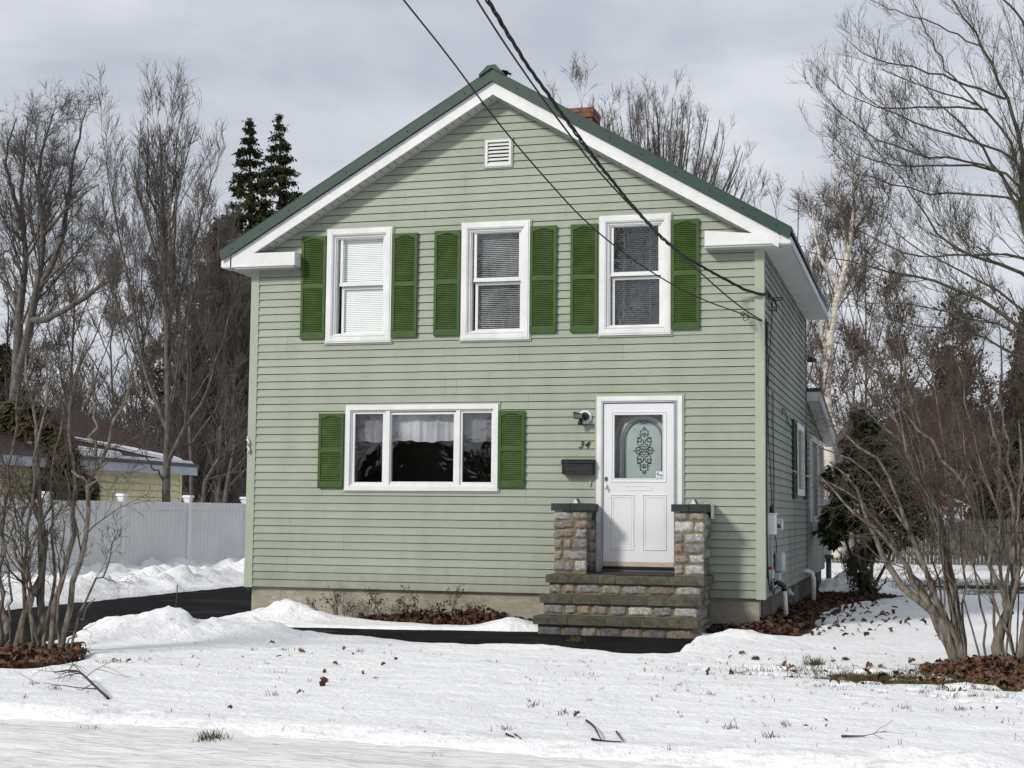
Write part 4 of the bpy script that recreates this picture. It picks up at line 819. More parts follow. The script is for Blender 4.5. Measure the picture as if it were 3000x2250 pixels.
# ================================================================== GROUND, ROAD, SNOW
def vnoise(x, y, s, seed):
    r_ = np.random.default_rng(seed); T = r_.random((256, 256)); X = x/s; Y = y/s; xi = np.floor(X).astype(int); yi = np.floor(Y).astype(int); fx = X-xi; fy = Y-yi
    fx = fx*fx*(3-2*fx); fy = fy*fy*(3-2*fy); g = lambda a, b: T[a & 255, b & 255]
    return (g(xi, yi)*(1-fx)+g(xi+1, yi)*fx)*(1-fy)+(g(xi, yi+1)*(1-fx)+g(xi+1, yi+1)*fx)*fy-.5
def fbm(x, y, s, seed, o=4, p=.5): return sum(vnoise(x*1.0+.37*k, y+.11*k, s/2**k, seed+k)*p**k for k in range(o))
def sdpoly(x, y, poly):      # >0 inside
    P = np.array(poly, float); d = np.full(x.shape, 1e9); ins = np.zeros(x.shape, bool)
    for i in range(len(P)):
        a, b = P[i], P[(i+1) % len(P)]; ex, ey = b-a; wx, wy = x-a[0], y-a[1]; t = np.clip((wx*ex+wy*ey)/(ex*ex+ey*ey), 0, 1)
        d = np.minimum(d, np.hypot(wx-ex*t, wy-ey*t)); c = ((a[1] > y) != (b[1] > y)); xx = (b[0]-a[0])*(y-a[1])/(b[1]-a[1]+1e-12)+a[0]; ins ^= c & (x < xx)
    return np.where(ins, d, -d)
def ss(v, a, b): t = np.clip((v-a)/(b-a), 0, 1); return t*t*(3-2*t)
DRIVE = [(-10.35, 14), (-6.93, 14), (-6.9, -1.3), (-6.8, -2.0), (-6.75, -9.7), (-10.6, -9.7), (-10.4, -2)]
PATH = [(-7.3, -1.75), (-5.6, -1.62), (-4.25, -1.42), (-3.0, -1.15), (-2.5, -1.05), (-2.5, -.9), (-.62, -.9), (-.60, -2.0), (-.50, -3.45), (-.85, -3.7), (-1.9, -3.4), (-2.7, -3.3), (-3.6, -3.15), (-4.5, -2.8), (-5.4, -2.25), (-7.3, -2.45)]
BEDS = {'front': [(-5.2, .1), (-5.1, -.25), (-4.6, -.42), (-3.9, -.62), (-3.1, -.50), (-2.62, -.35), (-2.5, .1)],
        'side': [(-.62, .1), (-.62, -.45), (-.35, -.55), (.1, -.95), (.42, -.8), (.35, -.3), (.42, .6), (.35, 2.5), (.45, 4.5), (.65, 6.2), (1.0, 7.2), (1.5, 8.3), (.7, 8.9), (.1, 9.0), (-.1, 5), (-.1, .1)],
        'left': [(-7.1, -6.3), (-6.6, -5.3), (-6.1, -5.4), (-5.75, -5.8), (-5.6, -6.2), (-5.75, -6.8), (-6.2, -7.0), (-6.9, -7.0)],
        'right': [(1.85, -4.2), (2.1, -3.5), (2.7, -3.1), (3.7, -3.2), (4.0, -4.4), (3.3, -5.2), (2.6, -5.3), (2.2, -4.7)]}
def snow_h(x, y):
    n = fbm(x, y, 1.6, 11); nf = fbm(x*.6, y, .35, 5); h = .038+.030*n+.012*nf
    # small wind ridges
    h += .014*fbm(x*.45+y*.25, y*1.6, .20, 31, 4)
    def hill(cx, cy, rx, ry, a, rot=0):
        dx, dy = x-cx, y-cy; c, s = math.cos(rot), math.sin(rot); u, v = (dx*c+dy*s)/rx, (-dx*s+dy*c)/ry; return a*np.exp(-(u*u+v*v))
    lump = 1+.9*fbm(x, y, .55, 41, 4)
    m = hill(-5.95, -3.55, .50, .45, .20)+hill(-5.30, -3.3, .50, .4, .15)+hill(-6.55, -3.95, .5, .5, .14)+hill(-7.0, -4.5, .4, .8, .06)+hill(-4.5, -3.2, .8, .35, .03)
    m += hill(-5.9, -.75, .45, .33, .17)+hill(-5.3, -.8, .5, .25, .05)+hill(-6.4, -1.0, .3, .3, .05)+hill(-2.95, -.9, .35, .25, .08)
    m += hill(-3.6, -3.4, 1.6, .25, .015)+hill(-1.6, -3.5, 1.0, .25, .02)
    m += hill(-.05, -1.9, .42, .45, .09)+hill(.1, -2.5, .55, .6, .07)+hill(-.35, -3.1, .35, .3, .04)+hill(.75, -1.8, .5, .4, .04)
    m += hill(.55, 10.3, .6, .9, .30)+hill(2.15, -9.62, .30, .16, .09)+hill(1.75, -9.6, .15, .12, .05)
    h = h+m*np.clip(lump, .72, 1.3)+.075*np.clip(m*6, 0, 1)*np.abs(fbm(x, y, .17, 77, 4))+.05*np.clip(m*6, 0, 1)*fbm(x, y, .38, 78, 3)
    bank = ss(x, -13.6, -13.2)*(1-ss(x, -11.4, -10.35))
    h = h+bank*(.13+.26*fbm(x, y, 1.1, 51, 3)+.35*np.abs(fbm(x, y, .4, 52, 4)))*ss(y, -4, -1)
    # roadside ridge
    e = -9.62+.07*np.sin(x*1.3)+.12*(x+2)*-.28; e = -9.55-.10*(x+2.5)
    edge = y-e-.10*fbm(x, y, .8, 61, 3); h += .045*np.exp(-((edge-.18)/.22)**2)
    front = ss(edge, -.25, .12); back = 1-ss(y, -17.5, -16.8); road = np.maximum(front, back)
    j = .10*fbm(x, y, .5, 71, 4)
    cut = np.ones_like(h)
    cut *= 1-ss(sdpoly(x, y, DRIVE)+j, -.10, .06); cut *= 1-ss(sdpoly(x, y, PATH)+j*.7, -.12, .04)
    for k, w in (('front', .7), ('side', 1.0), ('left', 1.0), ('right', 1.2)): cut *= 1-ss(sdpoly(x, y, BEDS[k])+j*2.2*w, -.22, .10)*.999
    # thin ragged patches of grass
    patch = np.exp(-(((x-1.75)/1.0)**2+((y+5.1)/.75)**2))*1.15+np.exp(-(((x-2.6)/1.0)**2+((y+6.6)/.6)**2))*.55+np.exp(-(((x-3.1)/2.6)**2+((y-12.5)/3.2)**2))*1.05+np.exp(-(((x+5.7)/.9)**2+((y+7.5)/.3)**2))*.6+np.exp(-(((x-.3)/1.2)**2+((y+4.6)/.5)**2))*.45+np.exp(-(((x+3.3)/.35)**2+((y+9.25)/.14)**2))*.8+np.exp(-(((x+4.3)/.35)**2+((y+1.50)/.07)**2))*1.2
    rag = .75+2.8*fbm(x*.8, y*1.1, .24, 91, 4); h = h-.17*np.clip(patch-.42*np.clip(rag+.6, .1, 2.2), 0, 1)
    h = h*cut*road-.05*(1-cut*road)
    inside = ((x > -W-.0) & (x < -.03) & (y > .03) & (y < 11)) | ((x > -2.5) & (x < -.66) & (y > -1.3) & (y < .1)); h = np.where(inside, -.06, h)
    return h
def axis(*seg): 
    o = []
    for a, b, s in seg: o.append(np.arange(a, b-1e-6, s))
    return np.concatenate(o+[[seg[-1][1]]])
xs = axis((-90, -30, 3), (-30, -14.2, .4), (-14.2, -8, .09), (-8, 4.4, .036), (4.4, 12, .2), (12, 90, 3)); ys = axis((-60, -18, 3), (-18, -11, .5), (-11, -.2, .036), (-.2, 9, .08), (9, 20, .16), (20, 40, .5), (40, 120, 3))
X, Y = np.meshgrid(xs, ys); H = snow_h(X, Y); nx, ny = len(xs), len(ys)
i, j = np.meshgrid(np.arange(nx-1), np.arange(ny-1)); base_i = (j*nx+i).ravel(); F = np.stack([base_i, base_i+1, base_i+nx+1, base_i+nx], 1)
sn = npmesh('snow_ground', np.stack([X.ravel(), Y.ravel(), H.ravel()], 1), F, 'snow', smooth=True); tagit(sn, kind='structure')
def sheetobj(name, poly, z, mat, label=None):
    mb = MB(); mb.add([(a, b, z) for a, b in poly], [tuple(range(len(poly)))]); o = mb.build(name, mat); return tagit(o, label, kind='structure')
g = MB().add([(-400, -400, -.012), (400, -400, -.012), (400, 400, -.012), (-400, 400, -.012)], [(0, 1, 2, 3)]).build('ground', 'soil'); tagit(g, kind='structure')
dr = MB(); yy = np.linspace(-9.8, 14, 40)
o = sheetobj('driveway', [(-10.5, 14), (-6.9, 14), (-6.9, -1.2), (-6.9, -2.4), (-6.7, -10), (-10.8, -10)], -.002, 'asphalt'); o = sheetobj('path', [(-6.895, -1.0), (-2.0, -.6), (-.62, -.9), (-.30, -4.1), (-6.895, -4.1)], .002, 'asphalt')
xs2 = axis((-40, -6, .5), (-6, 4, .05), (4, 40, .5)); ys2 = axis((-17.6, -11.2, .3), (-11.2, -8.9, .03)); X, Y = np.meshgrid(xs2, ys2)
H = .006+.028*fbm(X*.35, Y*1.5, .3, 81, 5, .6)+.012*fbm(X, Y, .12, 83, 3)-.03*ss(Y, -9.5, -9.2); nx, ny = len(xs2), len(ys2); i, j = np.meshgrid(np.arange(nx-1), np.arange(ny-1)); b0 = (j*nx+i).ravel()
rd = npmesh('road', np.stack([X.ravel(), Y.ravel(), H.ravel()], 1), np.stack([b0, b0+1, b0+nx+1, b0+nx], 1), 'snow_road', smooth=True); tagit(rd, kind='structure')
# ------------------------------------------------------------------ leaves
LT = np.array([(0, 0), (.10, .10), (.22, .30), (.34, .16), (.50, .38), (.62, .18), (.80, .28), (1, 0), (.80, -.26), (.62, -.17), (.50, -.38), (.34, -.15), (.22, -.28), (.10, -.08)]); LT = np.c_[LT, np.zeros(len(LT))]
LF = np.array([(0, 1, 13), (1, 2, 13), (2, 12, 13), (2, 3, 12), (3, 11, 12), (3, 4, 11), (4, 10, 11), (4, 5, 10), (5, 9, 10), (5, 6, 9), (6, 8, 9), (6, 7, 8)])
def leaves(rng, C, size, tilt=.5, curl=.5):
    n = len(C); T = np.tile(LT[None], (n, 1, 1)); s = size*(.55+.8*rng.random(n)); ck = curl*(rng.random(n)*1.6-.3)
    T[..., 2] = -ck[:, None]*((T[..., 0]-.5)**2-.25)*1.1+np.abs(T[..., 1])*ck[:, None]*.8+rng.normal(size=T.shape[:2])*.03
    T[..., 0] -= .5; T *= s[:, None, None]; yaw = rng.random(n)*6.283; a = rng.normal(size=n)*tilt; b = rng.normal(size=n)*tilt
    def rotm(ax, t):
        c, s_ = np.cos(t), np.sin(t); z, o_ = np.zeros(n), np.ones(n)
        m_ = {'x': [[o_, z, z], [z, c, -s_], [z, s_, c]], 'y': [[c, z, s_], [z, o_, z], [-s_, z, c]], 'z': [[c, -s_, z], [s_, c, z], [z, z, o_]]}[ax]; return np.moveaxis(np.array(m_), 2, 0)
    Rm = rotm('z', yaw)@rotm('x', a)@rotm('y', b); V = np.einsum('nij,nkj->nki', Rm, T)+C[:, None, :]
    F = LF[None]+np.arange(n)[:, None, None]*14; return V.reshape(-1, 3), F.reshape(-1, 3)
rng = np.random.default_rng(99)
def inpoly(poly, n, margin=0):
    P = np.array(poly); lo, hi = P.min(0), P.max(0); out = np.empty((0, 2))
    while len(out) < n:
        q = lo+(hi-lo)*rng.random((n*2, 2)); out = np.r_[out, q[sdpoly(q[:, 0], q[:, 1], poly) > margin]]
    return out[:n]
def bed(key, n, label, pile, mat='litter', size=.085, extra=None, ex=0):
    q = inpoly(BEDS[key], n, -.05); 
    if extra is not None: q = np.r_[q, extra]
    z = np.maximum(snow_h(q[:, 0], q[:, 1]), 0)+pile(q[:, 0], q[:, 1])*rng.random(len(q))+.008
    V, F = leaves(rng, np.c_[q, z], size, .55, .8); o = npmesh('leaf_litter', V, F, mat, origin=(float(q[:, 0].mean()), float(q[:, 1].mean()), 0)); return tagit(o, label, 'dead leaves', kind='stuff')
bed('front', 1500, 'brown dead leaves heaped against the front foundation wall', lambda x, y: .03+.17*np.exp(-((x+3.65)/.5)**2-((y+.12)/.22)**2)+.09*np.exp(-((x+4.4)/.4)**2-((y+.1)/.2)**2), 'litter_dark', .075)
bed('side', 3600, 'brown dead leaves drifted along the side foundation wall', lambda x, y: .04+.10*np.exp(-((x-.1)/.3)**2)*(y < 4), 'litter_dark', .085, np.c_[rng.normal(.6, .45, 200), rng.random(200)**.8*8-1.0])
bed('left', 900, 'brown dead leaves gathered under the left bare shrub', lambda x, y: .03+.09*np.exp(-((x+6.1)/.6)**2-((y+6.0)/.6)**2), 'litter', .085)
bed('right', 2000, 'brown dead leaves heaped under the right bare shrub', lambda x, y: .03+.09*np.exp(-((x-2.7)/.6)**2-((y+3.9)/.6)**2), 'litter', .08, np.c_[rng.normal(2.3, .8, 160), rng.normal(-4.9, .6, 160)])
# single leaves lying on the snow (pixel positions measured on the photograph, laid on the ground)
def grd(px, py):
    d = FF*FPX+RR*(px-1500)-UU*(py-1125); z = 0.0
    for _ in range(6):
        t = (z-CAM[2])/d[2]; q = CAM+t*d; z = float(max(snow_h(np.array([[q[0]]]), np.array([[q[1]]]))[0, 0], 0))
    return float(q[0]), float(q[1]), z
LP = [(334, 1945), (378, 1943), (427, 1947), (567, 1928), (796, 1895), (883, 1910), (818, 1928), (981, 1949), (946, 2008), (1033, 1920), (1122, 1951), (1064, 1975), (1101, 1992), (1159, 1933), (1126, 1917), (950, 1971), (880, 2040), (1006, 1907), (1692, 2101), (2174, 1917), (2213, 1934), (2139, 1928), (2446, 1906), (2541, 1800), (2567, 1810), (2531, 1821), (2618, 1797), (2596, 1824), (2640, 1828), (2705, 1831), (2685, 1849), (2655, 1822), (2746, 1875), (2423, 2131), (2360, 2137), (2419, 2112), (2506, 1971), (2600, 1805), (669, 2083), (1245, 2150), (2577, 2030), (2880, 2080), (2921, 2085)]
lr = random.Random(8)
for k, (a, b) in enumerate(LP):
    q = grd(a, b); big = (b < 1900 and a > 2400) or k in (4, 5, 7, 8, 19, 20, 32); r1 = np.random.default_rng(200+k)
    V, F = leaves(r1, np.array([[0, 0, .015]]), .085 if big else .05, .5, 1.1); o = npmesh('fallen_leaf', V, F, 'litter' if k % 2 else 'litter_dark'); o.location = q
    if abs(o.location.z) < 9: tagit(o, 'single brown dead leaf lying on the snow of the yard', 'leaf', 'dead leaves scattered on the snow')
# grass
def blades(q, h, spread, n):
    c = q[rng.integers(len(q), size=n)]+rng.normal(size=(n, 2))*spread; z = np.maximum(snow_h(c[:, 0], c[:, 1]), -.01)-.01; a = rng.random(n)*6.283; l = h*(.5+rng.random(n)); w = .0035
    dx, dy = np.cos(a), np.sin(a); ln = rng.normal(size=(n, 2))*.45; B = np.c_[c, z]; T = B+np.c_[ln*l[:, None], l]; P = np.c_[-dy, dx, np.zeros(n)]*w
    V = np.stack([B-P, B+P, T+P*.3, T-P*.3], 1).reshape(-1, 3); return V, np.arange(4*n).reshape(-1, 4)
pts = []
rr2 = np.random.default_rng(5)
c = np.c_[rr2.normal(1.75, .8, 900), rr2.normal(-5.1, .6, 900)]; hh = snow_h(c[:, 0], c[:, 1]); c1 = c[hh < .012]
c = np.c_[rr2.normal(3.0, 2.2, 5000), rr2.normal(12.5, 2.6, 5000)]; hh = snow_h(c[:, 0], c[:, 1]); c2 = c[hh < .012]
V1 = blades(c1, .045, .05, 7000); V2 = blades(c2, .06, .1, 22000)
tuft = np.array([grd(a, b)[:2] for a, b in [(2387, 1947), (2324, 1969), (2369, 1970), (2406, 1999), (2393, 2012), (2463, 2021), (2075, 2036), (2360, 1925), (2290, 1945), (2402, 1960), (2550, 1970), (2590, 2000), (2640, 1990), (2700, 2030), (2790, 2050), (2860, 2040), (2935, 2045), (2820, 2080), (2260, 2160), (2140, 2135), (615, 2140), (640, 2137), (278, 2136), (240, 2138), (1050, 1910), (830, 1905), (810, 1970), (800, 2035), (100, 2005), (165, 2020), (2650, 2075), (2940, 2120), (2300, 2125), (1560, 2070), (1650, 2090), (1480, 2140), (1280, 2180), (340, 1940), (300, 1945), (420, 1935), (740, 1905), (1900, 1858), (1690, 1878)]])
V3 = blades(tuft, .035, .03, 700); V5 = blades(np.array([grd(620, 2139)[:2], grd(2387, 1947)[:2], grd(1690, 1880)[:2]]), .06, .045, 450)
ck = np.c_[rr2.normal(1.2, 1.6, 420), rr2.normal(-5.6, 1.2, 420)]; V6 = blades(ck, .022, .02, 1500)
c = np.c_[rr2.random(300)*12-7.5, rr2.random(300)*7-10]; V4 = blades(c, .03, .008, 600)
V, F = joinm([V1, V3, V4, V5, V6]); o = npmesh('grass', V, F, 'grass'); tagit(o, 'sparse blades of winter grass poking through the front snow', 'grass', kind='stuff')
o = npmesh('grass', V2[0], V2[1], 'grass'); tagit(o, 'green grass showing through thin snow in the back yard', 'grass', kind='stuff')
# twigs lying on the snow
def twig(px, label, r=.006, name='fallen_twig', kids=0, lift=0, seed=1, mat='bark_dark'):
    P = [grd(a, b) for a, b in px]; P = [(x, y, z+.01+lift*math.sin(math.pi*i/(len(P)-1))) for i, (x, y, z) in enumerate(P)]
    q, rr_ = guides([(P, (r, r*.5))], 8); parts = [tubes(q, rr_, 5)]
    if kids:
        g_ = np.random.default_rng(seed); a, b = grow(g_, q, rr_, kids, .45, .4, .8, 0, .12, 6, .6, .003, .15); a[..., 2] = np.maximum(a[..., 2], P[0][2]*.3+.01); c, d = grow(g_, a, b, kids*3, .5, .4, .8, 0, .15, 4, .7, .0022, .2); parts += [tubes(a, b, 4), tubes(c, d, 3)]
    V, F = joinm(parts); return tagit(npmesh(name, V, F, mat, origin=P[0]), label, 'twig')
twig([(317, 2050), (265, 2025), (235, 2000), (200, 1975), (160, 1975)], 'branched fallen twig lying on the snow beside the left shrub', .011, 'fallen_branch', 9, .08)
twig([(1718, 2115), (1740, 2145), (1762, 2175)], 'short straight stick leaning out of the front snow', .009, lift=.03); twig([(1735, 2178), (1760, 2176), (1820, 2180)], 'thin stick lying flat on the front snow', .009); twig([(1806, 2148), (1826, 2178)], 'tiny splinter of twig to the right of the leaning stick', .007)
twig([(2465, 2158), (2495, 2158), (2533, 2160)], 'curved dark twig on the snow at the right', .008, kids=1); twig([(1483, 2157), (1505, 2165)], 'small broken twig left of the leaning stick', .008); twig([(1508, 2156), (1526, 2168)], 'small straight twig left of the leaning stick', .006); twig([(520, 1710), (516, 1720)], 'tiny dark twig stuck in the snow bank by the fence', .01)
# ================================================================== FENCES, GARAGE, FAR BUILDINGS
# white vinyl privacy fence on the left (posts every 2.44 m, running back)
fx = -13.36; fen = thing('privacy_fence', 'white vinyl privacy fence with capped posts along the driveway', 'fence', (fx, 8, -.1))
ypost = [-1.9, .54, 2.98, 5.42, 7.87, 10.33, 12.8, 15.24]; 
def fxx(y): return fx+(y-8)*.055
for k, y in enumerate(ypost):
    X_ = fxx(y); p = MB().box(X_-.06, X_+.06, y-.06, y+.06, -.2, 1.60).build('post', 'fence_post', fen, bevel=.004)
    mb = MB(); 
    for z0_, z1_, w in ((1.601, 1.625, .075), (1.626, 1.66, .068), (1.661, 1.70, .095), (1.701, 1.715, .085)): mb.box(X_-w, X_+w, y-w, y+w, z0_, z1_)
    mb.build('cap', 'fence_post', p)
    if k:
        y0 = ypost[k-1]; X0 = fxx(y0)
        def pan(x_off, t, a, b, z0_, z1_): return MB().add([(X0+x_off, a, z0_), (X_+x_off, b, z0_), (X_+x_off+t, b, z0_), (X0+x_off+t, a, z0_), (X0+x_off, a, z1_), (X_+x_off, b, z1_), (X_+x_off+t, b, z1_), (X0+x_off+t, a, z1_)], [(0, 3, 2, 1), (4, 5, 6, 7), (0, 1, 5, 4), (1, 2, 6, 5), (2, 3, 7, 6), (3, 0, 4, 7)])
        pan(-.02, .04, y0+.06, y-.06, -.1, 1.39).build('panel', 'fence', fen); pan(-.03, .06, y0+.06, y-.06, 1.392, 1.565).build('rail', 'fence', fen)
# cream garage beyond the fence
gar = thing('garage', 'cream clapboard garage with a dark red roof streaked with snow', 'garage', (-18, 9, 0))
ex, ez, rx, rz = -15.2, 2.50, -18.6, 3.86; gy0, gy1 = 2.6, 14.5
mb = MB(); z = -.1
while z < 2.42:
    mb.quad((-15.515, gy0+.2, z), (-15.515, gy1-.2, z), (-15.55, gy1-.2, z+.138), (-15.55, gy0+.2, z+.138)); mb.quad((-15.555, gy0+.2, z+.001), (-15.555, gy1-.2, z+.001), (-15.515, gy1-.2, z), (-15.515, gy0+.2, z)); z += .15
mb.prism([(-15.56, -.1), (-15.56, 2.35), (rx, 3.7), (-21.6, 2.35), (-21.6, -.1)], gy0+.2, gy1-.22); mb.build('wall', 'garage', gar)
MB().box(-15.60, -15.515, gy1-.29, gy1-.19, -.1, 2.35).build('corner_board', 'garage', gar)
mb = MB(); mb.prism([(ex, ez), (rx, rz), (rx, rz-.06), (ex, ez-.06)], gy0, gy1); mb.prism([(-22, ez), (-22, ez-.06), (rx, rz-.06), (rx, rz)], gy0, gy1); rf = mb.build('roof', 'shingle_red', gar)
MB().box(ex-.03, ex, gy0+.01, gy1-.01, ez-.26, ez-.063).box(-15.53, ex-.031, gy0+.05, gy1-.03, ez-.24, ez-.22).build('fascia', 'garage_trim', gar)
MB().box(ex-.01, ex+.025, gy0, gy1+.02, ez-.06, ez+.004).build('drip_edge', 'grey_dark', gar)
def roofpt(s, y, o=.02): return (ex+(rx-ex)*s, y, ez+(rz-ez)*s+o)
def patch(pts, name='snow_patch'):
    mb = MB(); c = len(pts)
    mb.add([roofpt(s, y, .02) for s, y in pts], [tuple(range(c))]); mb.add([roofpt(s, y, .075) for s, y in [(sum(p[0] for p in pts)/c+(p[0]-sum(p_[0] for p_ in pts)/c)*.85, sum(p[1] for p in pts)/c+(p[1]-sum(p_[1] for p_ in pts)/c)*.97) for p in pts]], [tuple(range(c))])
    n = len(mb.v)//2; mb.f += [(i, (i+1) % n, n+(i+1) % n, n+i) for i in range(n)]; return mb.build(name, 'snow_roof', rf, smooth=False)
patch([(.42, 9.0), (.39, 9.0), (.33, 10.2), (.24, 11.4), (.10, 12.6), (.03, 13.5), (.02, 14.0), (.06, 13.9), (.13, 13.2), (.20, 12.6), (.22, 12.3), (.31, 11.0), (.38, 9.8)])
patch([(.012, 8.2), (.0, 8.2), (.0, 11.0), (.0, 14.3), (.006, 14.3), (.005, 11.5), (.013, 9.6)]); patch([(.16, 8.1), (.14, 8.2), (.03, 10.3), (.02, 10.8), (.045, 10.6), (.12, 9.2)]); patch([(.14, 9.9), (.12, 9.9), (.06, 11.3), (.08, 11.3)])
# grey-roofed shed and pinkish house seen between garage and house
sh = thing('shed', 'low open shed with a worn grey shingle roof behind the fence', 'shed', (-19, 29, 0))
p0, p1, p2, p3 = at(632, 1453, 28), at(706, 1394, 31), at(800, 1394, 31), at(800, 1453, 28)
MB().add([p0, p3, p2, p1, (p0[0], p0[1], p0[2]-.12), (p3[0], p3[1], p3[2]-.12)], [(0, 1, 2, 3), (0, 4, 5, 1)]).build('roof', 'shingle_grey', sh)
MB().box(p0[0]+.4, p3[0], 28.4, 31, -.1, p0[2]-.1).build('interior', 'dark', sh); MB().box(p0[0]+.2, p0[0]+.45, 28.2, 28.4, -.1, p0[2]-.12).build('post', 'wood_fence', sh)
ph = thing('house', 'small pinkish brown house with a white framed window beyond the shed', 'house', (-27, 37, 0))
a = at(583, 1400, 36); b_ = at(635, 1400, 36); z1_ = at(600, 1375, 36)[2]; zt_ = at(600, 1330, 36)[2]
MB().prism([(a[0]-1.5, -.1), (b_[0]+.6, -.1), (b_[0]+.6, z1_), (b_[0]-1.2, zt_+.3), (a[0]-1.5, z1_)], 36, 40).build('wall', 'pink', ph)
c = at(592, 1423, 36); d = at(612, 1440, 36); MB().box(c[0], d[0]+.12, 35.92, 35.99, d[2]-.5, c[2]+.12).build('window', 'white', ph); MB().box(c[0]+.1, d[0]+.1, 35.88, 35.915, d[2]-.5, c[2]).build('pane', 'dark', ph)
# wooden stockade fence at the back
wf = thing('board_fence', 'weathered grey pointed board fence across the back yard', 'fence', (4, 26.7, 0))
A = at(2330, 1640, 26.2); mb = MB(); x = -2.5; r_ = random.Random(3)
while x < 22:
    w = .095+r_.uniform(-.004, .004); t = 1.36+r_.uniform(-.03, .03)+.01*(x-2); y = 26.5+r_.uniform(-.01, .01); g_ = r_.uniform(.75, 1.15)
    mb.prism([(x, -.05), (x+w, -.05), (x+w, t-.07), (x+w/2, t+.02), (x, t-.07)], y, y+.02); x += w+.012
mb.build('board', 'wood_fence', wf); MB().box(-2.5, 22, 26.53, 26.57, .3, .39).box(-2.5, 22, 26.53, 26.57, 1.0, 1.09).build('rail', 'wood_fence', wf)
# orange gabled garage, grey lean-to and maroon house beyond the back fence
og = thing('garage', 'orange brick garage with a snow-edged gable beyond the board fence', 'garage', (2.5, 42, 0))
q = [at(2560, 1462, 41), at(2655, 1405, 41), at(2745, 1445, 41), at(2835, 1484, 41), at(2835, 1640, 41), at(2560, 1640, 41)]
MB().prism([(v[0], v[2]) for v in q], 41.0, 46).build('wall', 'orange', og)
l = at(2655, 1398, 40.9); r2_ = at(2842, 1482, 40.9); MB().prism([(l[0], l[2]+.02), (r2_[0], r2_[2]+.02), (r2_[0], r2_[2]-.10), (l[0], l[2]-.10)], 40.7, 46.2).build('rake_board', 'white', og)
l = at(2540, 1455, 40.9); r2_ = at(2655, 1398, 40.9); MB().prism([(l[0], l[2]+.02), (r2_[0], r2_[2]+.02), (r2_[0], r2_[2]-.10), (l[0], l[2]-.10)], 40.7, 46.2).build('rake_board', 'white', og)
a = at(2560, 1482, 39); b_ = at(2822, 1530, 39); MB().box(a[0], b_[0], 39, 40.6, 0, a[2]).build('lean_to', 'grey_box', og)
MB().tube([at(2835, 1482, 40.5), at(2832, 1500, 40.5), at(2818, 1505, 40.5), at(2824, 1530, 40.5)], .05, 6).build('downspout', 'white', og)
mh = thing('house', 'large maroon house half hidden behind the right bare shrub', 'house', (5, 54, 0))
a = at(2660, 1400, 52); b_ = at(2935, 1330, 52); t_ = at(2780, 1210, 52); MB().prism([(a[0]-2, 0), (b_[0]+.5, 0), (b_[0]+.5, b_[2]+.3), (t_[0], t_[2]+1.2), (a[0]-2, a[2]+2.2)], 52, 62).build('wall', 'redhouse', mh)
a = at(2900, 1340, 51.8); MB().box(a[0]+.1, a[0]+.5, 51.8, 51.95, 0, a[2]+2).build('corner_board', 'tan', mh)
for (px_, py_, qx_, qy_) in ((2710, 1330, 2740, 1380), (2850, 1330, 2885, 1385)):
    a = at(px_, py_, 51.9); b_ = at(qx_, qy_, 51.9); MB().box(a[0], b_[0], 51.9, 51.98, b_[2], a[2]).build('window', 'dark', mh)
th = thing('house', 'tan building with a dark green roof at the right edge of the photo', 'house', (10, 45, 0))
a = at(2958, 1410, 44); MB().box(a[0], a[0]+6, 44, 50, 0, a[2]).build('wall', 'tan', th); b_ = at(2940, 1380, 44); MB().prism([(b_[0]-.1, a[2]+.02), (b_[0]+7.5, a[2]+.02), (b_[0]+6, b_[2]+.1), (b_[0]+.6, b_[2]+.35)], 43.6, 50.4).build('roof', 'metalroof', th)
gh = thing('house', 'grey roofed house glimpsed between the birch and the evergreen shrub', 'house', (-2, 60, 0))
a = at(2420, 1300, 58); b_ = at(2540, 1330, 58); MB().box(a[0], b_[0]+2, 58, 64, 0, b_[2]-.6).build('wall', 'grey_box', gh); MB().prism([(a[0]-.3, b_[2]-.6), (b_[0]+2.3, b_[2]-.6), (b_[0]+1.2, a[2]+.6), (a[0]+.7, a[2]+.6)], 57.6, 64.4).build('roof', 'shingle_grey', gh)
# ================================================================== TREES AND SHRUBS
def mk(name, label, cat, mat, tr_, cr, base, group=None, kt=8, crown_name='crown', extra=None, mat2=None):
    t = thing(name, label, cat, base, group)
    V, F = joinm([tubes(p, r, kt) for p, r in tr_]); npmesh('trunk', V, F, mat, t, smooth=True)
    V, F = joinm([tubes(p, r, k) for p, r, k in cr]); npmesh(crown_name, V, F, mat2 or mat, t)
    if extra is not None:
        for nm, (V, F), m_ in extra: npmesh(nm, V, F, m_, t)
    return t
SQ = lambda y: 1400-(1400-y)*.935
K = lambda x, y: (x*.452, SQ(200+y*.452))
K2 = lambda x, y: (x*.452, SQ(900+y*.452) if 900+y*.452 < 1400 else 900+y*.452)
def gp(f, pts, Y, dy=0, rng=None):
    o = []; n = len(pts)
    for i, (a, b) in enumerate(pts): px, py = f(a, b); o.append(at(px, py, Y+dy*i/(n-1)))
    return o
I = lambda a, b: (a, b)
R_ = np.random.default_rng
